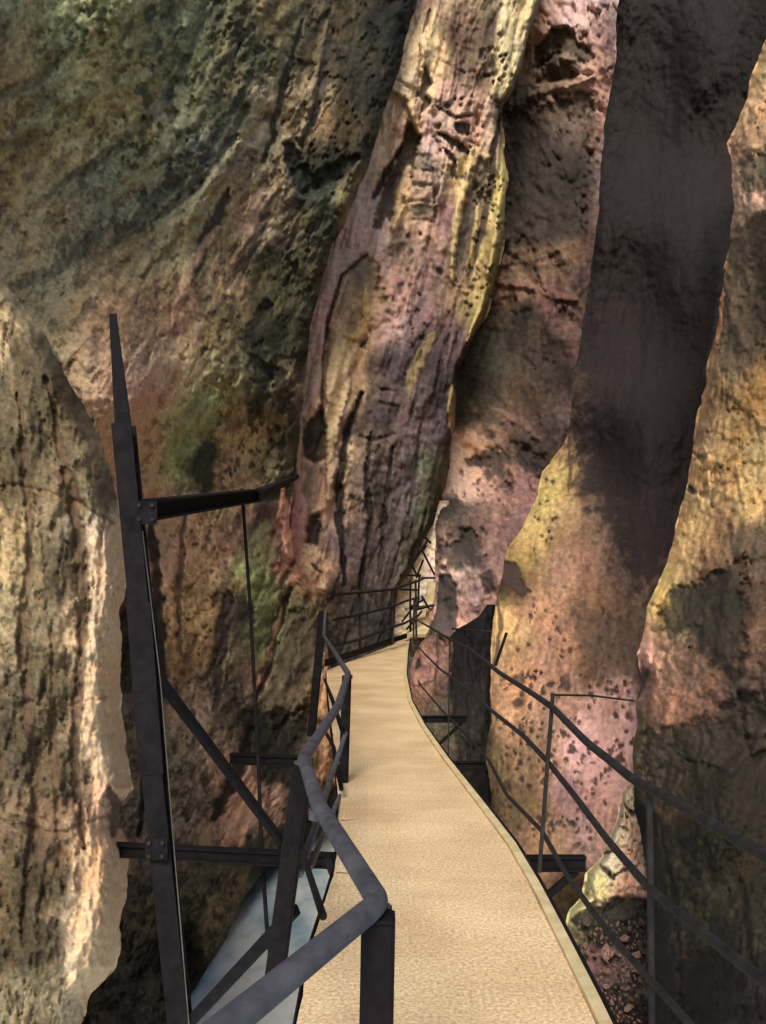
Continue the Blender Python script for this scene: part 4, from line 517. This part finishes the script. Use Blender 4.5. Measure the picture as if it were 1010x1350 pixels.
# ---- ledge painted pale for sunlight, and rubble bank below the right railing
cliff('rubble_bank',
  left=[(835, 1030), (822, 1045), (815, 1080), (806, 1100), (795, 1130), (775, 1150), (770, 1180), (752, 1200), (740, 1260), (730, 1500)],
  right=[(840, 1030), (858, 1060), (885, 1200), (890, 1500)], y0=1030, y1=1480,
  depth=[(830, 1040, 7.9), (820, 1120, 7.7), (790, 1160, 7.9), (800, 1210, 7.6), (810, 1290, 7.1), (780, 1340, 6.9), (860, 1340, 6.6), (780, 1460, 6.2)],
  cols=[(830, 1050, (206, 176, 134)), (820, 1090, (214, 184, 140)), (838, 1090, (206, 168, 130)), (805, 1120, (216, 188, 146)), (835, 1130, (196, 150, 120)), (790, 1160, (196, 178, 120)), (825, 1165, (184, 136, 108)), (780, 1185, (190, 172, 118)), (760, 1200, (180, 158, 106)), (800, 1195, (60, 54, 44)), (840, 1195, (56, 48, 42)), (770, 1225, (60, 56, 46)), (830, 1230, (52, 46, 40)), (780, 1270, (120, 92, 80)), (820, 1290, (90, 72, 62)), (800, 1330, (96, 78, 64)), (840, 1340, (80, 62, 52))],
  feats=[('line', [(822, 1060), (832, 1072), (840, 1068)], 4, 7, (60, 52, 44), .9), ('line', [(815, 1090), (830, 1095)], 3, 6, (70, 60, 48), .9), ('line', [(795, 1125), (812, 1122)], 3, 6, (60, 52, 42), .9), ('line', [(815, 1150), (840, 1142)], 3, 6, (70, 58, 46), .9), ('line', [(790, 1140), (806, 1155), (815, 1150)], 4, 7, (56, 48, 42), .9), ('pits', [(775, 1150), (850, 1040), (850, 1170), (780, 1180)], (2.5, 5, .45), 7, (66, 58, 46), .9), ('patch', [(778, 1192), (815, 1182), (860, 1186), (860, 1235), (790, 1250), (752, 1212)], 5, 14, (50, 46, 38), .85), ('pits', [(755, 1210), (860, 1240), (860, 1345), (790, 1345)], (3, 6, .7), 8, (40, 34, 30), .9)],
  seed=141, step=1.8, ang=0, stretch=1, relief=(12, 10, 6, 2.5), roll=(.5, .2), rollw=.15, mott=.25, jag=(5, 0), mat=ROCK_NEAR, gain=EXP * 1.0, warp=(5, 3))
#@@END

# ------------------------------------------------------------------ river
WZ = EYE - 6.7
def river():
    m, nt, b = nmat('milky_water')
    tc = nt.nodes.new('ShaderNodeTexCoord'); mp = nt.nodes.new('ShaderNodeMapping'); mp.inputs['Scale'].default_value = (1, .45, 1)
    n = nt.nodes.new('ShaderNodeTexNoise'); n.inputs['Scale'].default_value = .5; n.inputs['Detail'].default_value = 5
    nt.links.new(tc.outputs['Object'], mp.inputs['Vector']); nt.links.new(mp.outputs['Vector'], n.inputs['Vector'])
    r = ramp(nt, (.24, .50, .66), (.93, .98, .97), .40, .54)
    nt.links.new(n.outputs['Fac'], r.inputs['Fac']); nt.links.new(r.outputs['Color'], b.inputs['Base Color'])
    b.inputs['Roughness'].default_value = .3; b.inputs['Specular IOR Level'].default_value = .3
    n2 = nt.nodes.new('ShaderNodeTexNoise'); n2.inputs['Scale'].default_value = 3; n2.inputs['Detail'].default_value = 6
    nt.links.new(mp.outputs['Vector'], n2.inputs['Vector'])
    bp = nt.nodes.new('ShaderNodeBump'); bp.inputs['Strength'].default_value = .7; bp.inputs['Distance'].default_value = .12
    nt.links.new(n2.outputs['Fac'], bp.inputs['Height']); nt.links.new(bp.outputs['Normal'], b.inputs['Normal'])
    v = [(-60, -20, WZ), (60, -20, WZ), (60, 120, WZ), (-60, 120, WZ)]
    tag(link('river', v, [(0, 1, 2, 3)], m), kind='structure')
    v = [(-300, -120, WZ - .6), (300, -120, WZ - .6), (300, 400, WZ - .6), (-300, 400, WZ - .6)]
    m2, nt2, b2 = nmat('gravel_bed'); n3 = nt2.nodes.new('ShaderNodeTexNoise'); n3.inputs['Scale'].default_value = 40
    r3 = ramp(nt2, (.12, .1, .08), (.3, .27, .22)); nt2.links.new(n3.outputs['Fac'], r3.inputs['Fac']); nt2.links.new(r3.outputs['Color'], b2.inputs['Base Color'])
    tag(link('ground', v, [(0, 1, 2, 3)], m2), kind='structure')
river()

# ------------------------------------------------------------------ walkway
def deck_mat():
    m, nt, b = nmat('sandy_concrete')
    tc = nt.nodes.new('ShaderNodeTexCoord')
    n1 = nt.nodes.new('ShaderNodeTexNoise'); n1.inputs['Scale'].default_value = 55; n1.inputs['Detail'].default_value = 8; n1.inputs['Roughness'].default_value = .75
    n2 = nt.nodes.new('ShaderNodeTexNoise'); n2.inputs['Scale'].default_value = 1.3; n2.inputs['Detail'].default_value = 5
    mp = nt.nodes.new('ShaderNodeMapping'); mp.inputs['Scale'].default_value = (.8, 5, 1)
    n3 = nt.nodes.new('ShaderNodeTexNoise'); n3.inputs['Scale'].default_value = 2.0; n3.inputs['Detail'].default_value = 5
    nt.links.new(tc.outputs['Object'], mp.inputs['Vector']); nt.links.new(mp.outputs['Vector'], n3.inputs['Vector'])
    for n in (n1, n2): nt.links.new(tc.outputs['Object'], n.inputs['Vector'])
    r1 = ramp(nt, (.50, .46, .42), (1.34, 1.34, 1.36), .34, .64); r2 = ramp(nt, (.62, .425, .225), (.84, .63, .36), .3, .7); r3 = ramp(nt, (.90, .885, .86), (1.03, 1.03, 1.03), .38, .55)
    nt.links.new(n1.outputs['Fac'], r1.inputs['Fac']); nt.links.new(n2.outputs['Fac'], r2.inputs['Fac']); nt.links.new(n3.outputs['Fac'], r3.inputs['Fac'])
    a = nt.nodes.new('ShaderNodeMix'); a.data_type = 'RGBA'; a.blend_type = 'MULTIPLY'; a.inputs[0].default_value = 1
    c = nt.nodes.new('ShaderNodeMix'); c.data_type = 'RGBA'; c.blend_type = 'MULTIPLY'; c.inputs[0].default_value = .45
    nt.links.new(r2.outputs['Color'], a.inputs[6]); nt.links.new(r1.outputs['Color'], a.inputs[7])
    nt.links.new(a.outputs[2], c.inputs[6]); nt.links.new(r3.outputs['Color'], c.inputs[7]); nt.links.new(c.outputs[2], b.inputs['Base Color'])
    b.inputs['Roughness'].default_value = .9
    ad = nt.nodes.new('ShaderNodeMath'); ad.operation = 'ADD'; nt.links.new(n1.outputs['Fac'], ad.inputs[0]); nt.links.new(n3.outputs['Fac'], ad.inputs[1])
    bp = nt.nodes.new('ShaderNodeBump'); bp.inputs['Strength'].default_value = .35; bp.inputs['Distance'].default_value = .008
    nt.links.new(ad.outputs[0], bp.inputs['Height']); nt.links.new(bp.outputs['Normal'], b.inputs['Normal'])
    return m
M_DECK = deck_mat()
M_KERB = metal_mat('pale_kerb_render', (.50, .38, .20), (.74, .60, .34), .9, 0, 6)
M_CRACK = metal_mat('dark_joint', (.05, .035, .02), (.1, .07, .04), .9, 0, 20)

Ledge = [(430, 884), (433, 920), (443, 1000), (446, 1060), (446, 1100), (443, 1140), (428, 1190), (412, 1240), (400, 1300), (392, 1345), (340, 1700)]
Redge = [(541, 842), (538, 858), (536, 890), (543, 925), (560, 957), (590, 1000), (640, 1063), (680, 1115), (710, 1165), (738, 1218), (770, 1280), (803, 1345), (960, 1700)]
def deckpt(p, z=0): x, y, _ = at(p[0], p[1], F * EYE / (p[1] - HY)); return (x, y, z)
def resample(pts, n):
    P = np.array(pts); L = np.r_[0, np.cumsum(np.hypot(*np.diff(P[:, :2], axis=0).T))]
    t = np.linspace(0, L[-1], n); return np.stack([np.interp(t, L, P[:, k]) for k in range(3)], 1)
LE = resample([deckpt(p) for p in Ledge], 120); RE = resample([deckpt(p) for p in Redge], 120)
walk = thing('walkway', 'pale sandy walkway slab winding along the gorge above the river', 'walkway', (0.3, 4.0, 0))
def strip(A, B, z0, z1, jit=0):
    v = []; f = []
    n = len(A)
    for i in range(n):
        a = A[i]; b = B[i]
        j = jit * math.sin(i * 1.7) * math.sin(i * .53 + 1)
        v += [(a[0] + j, a[1], z1), (b[0], b[1], z1), (b[0], b[1], z0), (a[0] + j, a[1], z0)]
    for i in range(n - 1):
        o = i * 4
        for k in range(4): f.append((o + k, o + (k + 1) % 4, o + 4 + (k + 1) % 4, o + 4 + k))
    f += [(0, 1, 2, 3), tuple((n - 1) * 4 + k for k in (3, 2, 1, 0))]
    return v, f
REi = RE.copy(); REi[:, 0] -= .058
v, f = strip(LE, REi, -.10, 0, .006); link('deck_slab', v, f, M_DECK, walk)
REo = RE.copy(); REo[:, 0] += .0
v, f = strip(REi + np.array((.002, 0, 0)), REo, -.12, .022, .004); link('kerb', v, f, M_KERB, walk)
# dark iron edge angle outside the kerb and along the left edge
v, f = strip(RE + np.array((.003, 0, 0)), RE + np.array((.018, 0, 0)), -.15, .028); link('edge_angle', v, f, M_DARK, walk)
v, f = strip(LE + np.array((-.016, 0, 0)), LE + np.array((-.008, 0, 0)), -.15, .004); link('edge_angle', v, f, M_DARK, walk)
def crack(a, b):
    A = deckpt(a, .0015); B = deckpt(b, .0015); n = 8
    v = []; f = []
    for i in range(n + 1):
        t = i / n; x = A[0] + (B[0] - A[0]) * t; y = A[1] + (B[1] - A[1]) * t + .006 * math.sin(i * 2.3)
        w = .007 * (1 - t) + .001; v += [(x, y - w, .0015), (x, y + w, .0015)]
    f = [(2 * i, 2 * i + 2, 2 * i + 3, 2 * i + 1) for i in range(n)]
    link('joint', v, f, M_CRACK, walk)
crack((449, 1082), (478, 1080)); crack((443, 1151), (500, 1152))
# stringers and cross brackets carrying the slab
def beam(parent, name, p0, p1, w, h, mat=M_DARK, kind='bar'):
    mb = MB(); (mb.ibeam if kind == 'i' else mb.bar)(p0, p1, w, h); return mb.build(name, mat, parent)
for off in (.16, .84):
    P = [tuple(LE[i] * (1 - off) + RE[i] * off + np.array((0, 0, -.19))) for i in range(0, 120, 17)]
    mb = MB()
    for a, b in zip(P[:-1], P[1:]): mb.bar(a, b, .09, .16)
    mb.build('stringer', M_DARK, walk)
def bracket(py_tip, x_tip, d, left, drop=.45, tipdrop=.0):
    """outrigger under the slab with a diagonal strut"""
    z = -.33
    beam(walk, 'bracket', (left, d, z), (x_tip, d, z), .07, .10, kind='i')
# right side outriggers as photographed
def rbr(px0, px1, py, py2, h=-.2):
    p0 = ath(px0, py, h); p1 = ath(px1, py, h); p1 = (p1[0], p0[1], p0[2])
    b = beam(walk, 'bracket', (p0[0] - .5, p0[1], p0[2]), p1, .07, .10, kind='i')
    q = (p0[0] - .05, p0[1], p0[2] - (p1[0] - p0[0]) * 1.0)
    s = beam(walk, 'strut', (p1[0] - .06, p1[1], p1[2] - .05), q, .045, .045)
rbr(712, 772, 1138, 1190, -.02 - .1); rbr(560, 615, 948, 990, -.05 - .1)
rbr(592, 640, 1010, 1060, -.12)

# ------------------------------------------------------------------ left railing
def railtube(parent, name, pts, r, mat, soft=.05):
    mb = MB(); mb.tube(soften(pts, soft), r, 14); return mb.build(name, mat, parent, True)

lr = thing('railing', 'grey tubular handrail zigzagging along the river side of the walkway', 'railing', (-.35, 3.6, 0))
T = [(429, 806, F / 62), (427, 838, F / 78), (459, 888, F / 146), (446, 930, F / 200), (400, 1000, F / 303), (420, 1062, F / 390), (500, 1190, F / 570)]
Tp = [at(*t) for t in T]
near0 = at(500, 1190, F / 570); near1 = at(300, 1352, F / 800); near2 = at(120, 1500, F / 1010)
railtube(lr, 'handrail', Tp + [near1, near2], .0275, M_RAIL, .045)
c = np.array(near0)
mb = MB(); mb.tube([c + (-.012, -.004, .02), c + (-.012, -.004, .036)], .010, 6); mb.build('bolt', M_RAIL, lr)
near_foot = (near0[0] - .02, near0[1], -.02)
mb = MB(); mb.bar((near0[0] - .002, near0[1], near0[2] - .03), near_foot, .078, .078, (0, 1, 0)); mb.build('post', M_DARK, lr)
# knee brace of the near post
# corner posts
def post(parent, p, foot, w, mat=M_DARK):
    mb = MB(); mb.bar(p, foot, w, w, (0, 1, 0)); return mb.build('post', mat, parent)
c2 = Tp[2]; post(lr, (c2[0] - .012, c2[1], c2[2] - .02), (c2[0] - .05, c2[1], -.28), .085)
c0 = Tp[0]; post(lr, (c0[0] - .05, c0[1], c0[2]), (c0[0] - .3, c0[1], -1.35), .17)
c4 = Tp[4]; post(lr, (c4[0] + .0, c4[1], c4[2] - .025), at(362, 1292, c4[1] + .02), .085)
# middle and bottom bars between the posts
def hp(base, h): return (base[0], base[1], h)
A = at(456, 966, F / 146); B = at(395, 1152, F / 303); C_ = at(452, 1040, F / 146); D_ = at(394, 1200, F / 290)
railtube(lr, 'middle_rail', [A, B], .019, M_RAIL); railtube(lr, 'bottom_rail', [C_, at(408, 1145, F / 250)], .018, M_RAIL)
railtube(lr, 'middle_rail', [at(428, 896, F / 78), at(438, 922, F / 120), at(452, 965, F / 150)], .022, M_DARK)
railtube(lr, 'bottom_rail', [at(424, 955, F / 90), at(440, 985, F / 130), at(450, 1040, F / 160)], .02, M_DARK)
railtube(lr, 'middle_rail', [at(398, 1122, F / 303), at(412, 1165, F / 350), at(426, 1208, F / 420)], .013, M_DARK)

for cpt, rr_ in ((Tp[2], .04), (Tp[4], .04), (Tp[5], .034)):
    c = np.array(cpt); mb = MB(); mb.tube([c + (0, 0, -.045), c + (0, 0, -.012)], rr_, 16); mb.build('collar', M_RAIL, lr)
c = np.array(near0)
mb = MB(); mb.bar(c + (-.05, -.0, -.028), c + (.03, 0, -.028), .10, .008); mb.build('saddle_plate', M_DARK, lr)
for dx, dy in ((-.035, -.03), (.02, .03)):
    mb = MB(); mb.tube([c + (dx, dy, -.024), c + (dx, dy, -.014)], .007, 6); mb.build('bolt', M_RAIL, lr)
# ------------------------------------------------------------------ steel frame hung over the river
fr = thing('support_frame', 'dark iron frame of leaning posts and braces over the river', 'frame', at(235, 1345, 4.6))
def fb(name, a, b, w, h, kind='bar', mat=M_DARK):
    return beam(fr, name, at(*a), at(*b), w, h, mat, kind)
fb('leaning_post', (149, 418, 11.8), (165, 592, 4.84), .10, .09); fb('leaning_post', (163, 560, 4.85), (186, 800, 4.75), .115, .10, 'i'); fb('leaning_post', (186, 797, 4.75), (203, 1020, 4.65), .135, .11, 'i'); fb('leaning_post', (203, 1016, 4.65), (240, 1370, 4.5), .115, .10, 'i')
fb('top_beam', (188, 673, 5.2), (336, 653, 8.6), .15, .13, 'i')
fb('shadow_bar', (334, 655, 8.6), (392, 628, 26), .12, .12); fb('cross_beam', (112, 1118, 6.6), (448, 1135, 6.0), .09, .10, 'i'); fb('cross_beam', (303, 1000, 9.4), (402, 1004, 9.4), .09, .12, 'i')  # first bar added in place of the dark shadow past the top beam
fb('bearing_block', (402, 1128, 5.9), (416, 1140, 5.9), .05, .05); fb('bearing_block', (432, 1130, 5.9), (440, 1152, 5.9), .06, .06)
fb('diagonal_brace', (208, 893, 4.75), (371, 1110, 5.9), .062, .05); fb('diagonal_brace', (250, 1348, 4.55), (388, 1200, 3.75), .052, .05)
def plate(px, py, d, w_, h_, nb=4):
    c = np.array(at(px, py, d)); mb = MB()
    mb.bar(c + (0, -.012, -h_ / 2), c + (0, -.012, h_ / 2), w_, .012, (0, 1, 0), 0.0); pl = mb.build('gusset_plate', M_DARK, fr)
    for k in range(nb):
        sx = (-1) ** k * w_ * .3; sz = (k // 2 - .5) * h_ * .6
        mb = MB(); mb.tube([c + (sx, -.018, sz), c + (sx, -.034, sz)], .012, 6); b_ = mb.build('bolt', M_THIN, None); b_.parent = pl; b_.matrix_parent_inverse.identity(); b_.location = (0, 0, 0)
plate(194, 676, 4.68, .12, .13); plate(207, 1118, 4.52, .12, .12); plate(382, 1124, 5.85, .12, .12)
def wire(pts, r, label, mat=M_DARK):
    mb = MB(); mb.tube(soften([at(*p) for p in pts], .1), r, 8); o = mb.build('cable', mat, None, True); return tag(o, label, 'cable')
wire([(319, 645, 8.2), (330, 800, 7.6), (340, 990, 7.0), (345, 1120, 6.6), (352, 1225, 6.2), (362, 1300, 6.0)], .016, 'thin dark hanging rod dropping from the top beam of the frame to the river')
wire([(188, 700, 4.5), (212, 900, 4.45), (228, 1100, 4.4), (250, 1360, 4.3)], .0035, 'fine pale wire running down beside the leaning iron post', M_PALE)

# ------------------------------------------------------------------ right railing
rr = thing('railing', 'thin dark three-bar railing on the cliff side of the walkway', 'railing', (1.0, 5.1, 0))
def Xr(px): return float(np.interp(px, [540, 620, 700, 1010], [.75, .98, 1.02, 1.02]))
def rp(px, py): return at(px, py, F * Xr(px) / (px - CX))
def rail(name, pts, r, mat=M_THIN):
    railtube(rr, name, [rp(*p) for p in pts], r, mat, .12)
rail('handrail', [(546, 815), (585, 838), (620, 856), (660, 888), (697, 911), (728, 932), (774, 979), (806, 1004), (836, 1029), (879, 1050), (945, 1090), (1010, 1128), (1150, 1212)], .0195)
rail('middle_rail', [(541, 841), (560, 862), (580, 882), (620, 911), (647, 936), (690, 970), (722, 1004), (760, 1052), (800, 1106), (850, 1165), (890, 1200), (950, 1248), (1010, 1296), (1150, 1400)], .017)
rail('bottom_rail', [(543, 880), (555, 904), (586, 940), (618, 972), (645, 1003), (668, 1048), (715, 1096), (745, 1150), (780, 1200), (815, 1245), (852, 1285), (905, 1345), (960, 1410)], .015)
def rpost(pt, pb, w, parent=rr, mat=M_THIN):
    a = rp(*pt); b = rp(*pb); b = at(pb[0], pb[1], a[1]); mb = MB(); mb.bar(a, b, w, w, (0, 1, 0)); return mb.build('post', mat, parent)
rpost((729, 914), (711, 1150), .022); rpost((856, 1040), (860, 1420), .022); rpost((593, 842), (591, 1000), .02)
rpost((546, 790), (545, 850), .05)
mb = MB(); a = rp(729, 916); mb.tube([a, at(780, 917, 5.6), at(836, 924, 6.9)], .007, 8); mb.build('wall_tie', M_THIN, rr)
wire([(596, 829, 17), (656, 833, 18.2)], .018, 'short wire tied across to the cliff beside the walkway bend', M_THIN)
mb = MB(); mb.bar(at(653, 878, 15.6), at(668, 834, 15.6), .06, .05); tag(mb.build('iron_stake', M_DARK), 'short dark iron stake sticking out of the pink rock slope', 'stake')

# ------------------------------------------------------------------ far railing across the bend
fl = thing('railing', 'far dark railing of three bars closing off the bend of the walkway', 'railing', at(480, 860, 19.5))
def fd(px): return float(np.interp(px, [428, 550], [18.5, 27]))
def frl(name, pts, r): railtube(fl, name, [at(x, y, fd(x)) for x, y in pts], r, M_THIN, .2)
frl('handrail', [(434, 785), (475, 781), (517, 777), (545, 768), (560, 762)], .04)
frl('middle_rail', [(438, 818), (480, 809), (517, 800), (533, 793), (550, 788)], .035)
frl('bottom_rail', [(440, 852), (475, 843), (508, 830), (535, 821), (550, 812)], .04)
for x, a, b in ((474, 778, 860), (517, 776, 850), (548, 764, 840)):
    mb = MB(); mb.bar(at(x, a, fd(x)), at(x + 1, b, fd(x)), .07, .07, (0, 1, 0)); mb.build('post', M_THIN, fl)
# dark bar added as the shadow at the fence toe
v0 = at(430, 878, 18.6); 
mb = MB(); mb.bar(at(429, 874, 18.7), at(500, 850, 23.4), .04, .16); mb.bar(at(500, 850, 23.4), at(536, 838, 27.5), .04, .16); mb.build('toe_shadow_bar', M_DARK, fl)

# ------------------------------------------------------------------ far footbridge and stair trusses in the gap
ft = thing('footbridge', 'distant footbridge on iron trusses in the bright gap of the gorge', 'footbridge', at(556, 830, 31))
def tb(a, b, w=.07, name='truss_bar', mat=M_DARK):
    mb = MB(); mb.bar(at(a[0], a[1], 28.6), at(b[0], b[1], 28.8), w, w, (0, 1, 0)); mb.build(name, mat, ft)
for a, b in (((538, 735), (549, 757)), ((527, 758), (555, 759)), ((556, 724), (573, 758)), ((558, 738), (549, 762)), ((555, 762), (573, 762)), ((527, 777), (553, 778)), ((553, 757), (551, 800)), ((541, 800), (560, 790)), ((556, 786), (566, 803)), ((545, 805), (572, 798)), ((541, 765), (541, 835)), ((560, 708), (568, 716)), ((552, 730), (562, 720)), ((564, 712), (545, 742)), ((530, 820), (548, 796)), ((536, 830), (556, 806))):
    tb(a, b)
mb = MB(); mb.bar(at(566, 838, 29.5), at(569, 768, 29.8), .30, .2, (0, 1, 0)); mb.build('pier', M_KERB, ft)
mb = MB(); mb.bar(at(535, 803, 29.0), at(574, 797, 29.2), .3, .07, (0, 0, 1)); mb.build('deck_plate', M_LIGHT, ft)
mb = MB(); mb.bar(at(545, 838, 28.6), at(572, 800, 30.6), .9, .12); mb.build('ramp', M_KERB, ft)

# ------------------------------------------------------------------ loose stones
def boulder_mesh(seed):
    rnd = random.Random(seed)
    import bmesh
    bm = bmesh.new(); bmesh.ops.create_icosphere(bm, subdivisions=3, radius=1)
    planes = [(np.array([rnd.gauss(0, 1) for _ in range(3)]), rnd.uniform(.42, .8)) for _ in range(11)]
    planes = [(n / np.linalg.norm(n), d) for n, d in planes]
    for vtx in bm.verts:
        p = np.array(vtx.co)
        for n, d in planes:
            k = p.dot(n)
            if k > d: p = p - n * (k - d) * .93
        vtx.co = p * (1 + .03 * rnd.random())
    me = bpy.data.meshes.new('boulder'); bm.to_mesh(me); bm.free()
    a = me.attributes.new('stone', 'FLOAT_COLOR', 'POINT')
    return me
def boulder_mat(rgbv, name):
    m, nt, b = nmat(name); tc = nt.nodes.new('ShaderNodeTexCoord'); n = nt.nodes.new('ShaderNodeTexNoise'); n.inputs['Scale'].default_value = 3; n.inputs['Detail'].default_value = 8
    nt.links.new(tc.outputs['Object'], n.inputs['Vector']); l = lin(rgbv)
    r = ramp(nt, tuple(l * .45), tuple(np.minimum(l * 1.3, .75)), .35, .62); nt.links.new(n.outputs['Fac'], r.inputs['Fac']); nt.links.new(r.outputs['Color'], b.inputs['Base Color'])
    b.inputs['Roughness'].default_value = .92
    bp = nt.nodes.new('ShaderNodeBump'); bp.inputs['Strength'].default_value = .8; bp.inputs['Distance'].default_value = .15
    nt.links.new(n.outputs['Fac'], bp.inputs['Height']); nt.links.new(bp.outputs['Normal'], b.inputs['Normal']); return m
BM = [boulder_mat((176, 134, 118), 'pink_stone'), boulder_mat((120, 96, 84), 'brown_stone')]
BME = []
for s in range(6):
    me = boulder_mesh(40 + s); me.materials.append(BM[0 if s % 3 else 1]); BME.append(me)
rnd = random.Random(3)
spots = []
for i in range(4000):
    y = rnd.uniform(1215, 1350); x = rnd.uniform(np.interp(y, [1225, 1345], [762, 806]), 852)
    r = rnd.choice((1.8, 2.4, 3, 3.5, 4.5, 6, 8.5)) * rnd.uniform(.8, 1.2)
    if all(math.hypot(x - a, y - b) > (r + c) * .95 for a, b, c in spots): spots.append((x, y, r))
    if len(spots) > 170: break
for i, (x, y, r) in enumerate(spots):
    d = float(np.interp(y, [1200, 1290, 1340, 1460], [7.6, 7.05, 6.8, 6.2])) - .05
    o = bpy.data.objects.new('boulder', BME[i % 6]); COL.objects.link(o)
    o.location = at(x, y, d); s = r * d / F
    o.scale = (s * rnd.uniform(.9, 1.5), s * rnd.uniform(.7, 1.1), s * rnd.uniform(.5, .9)); o.rotation_euler = [rnd.uniform(0, 6.28) for _ in range(3)]
    tag(o, 'small pinkish stone among the loose rubble below the right railing', 'stone', 'loose stones in the rubble below the railing')

# ------------------------------------------------------------------ light, camera
SUN = np.array((-.12, -.76, .64)); SUN /= np.linalg.norm(SUN)
w = bpy.data.worlds.new('World'); scene.world = w; w.use_nodes = True
nt = w.node_tree; bg = nt.nodes['Background']; sky = nt.nodes.new('ShaderNodeTexSky'); sky.sky_type = 'NISHITA'; sky.sun_disc = False
sky.sun_elevation = math.asin(SUN[2]); sky.sun_rotation = math.atan2(SUN[0], SUN[1])
nt.links.new(sky.outputs['Color'], bg.inputs['Color']); bg.inputs['Strength'].default_value = .15
sl = bpy.data.lights.new('sun', 'SUN'); sl.energy = 4.0; sl.angle = math.radians(24); sl.color = (1, .93, .80)
so = bpy.data.objects.new('sun', sl); COL.objects.link(so); so.location = tuple(SUN * 30)
from mathutils import Vector
so.rotation_euler = Vector(tuple(SUN)).to_track_quat('Z', 'Y').to_euler()
cam = bpy.data.cameras.new('camera'); co = bpy.data.objects.new('camera', cam); COL.objects.link(co)
co.location = (0, 0, EYE); co.rotation_euler = (math.pi / 2, 0, 0)
cam.sensor_fit = 'VERTICAL'; cam.sensor_height = 36; cam.lens = 36 * F / 1350.0
cam.shift_y = (HY - 675) / 1350.0; cam.clip_end = 2000; cam.clip_start = .05
scene.camera = co
scene.view_settings.view_transform = 'Standard'; scene.view_settings.look = 'None'; scene.view_settings.exposure = 0; scene.view_settings.gamma = 1
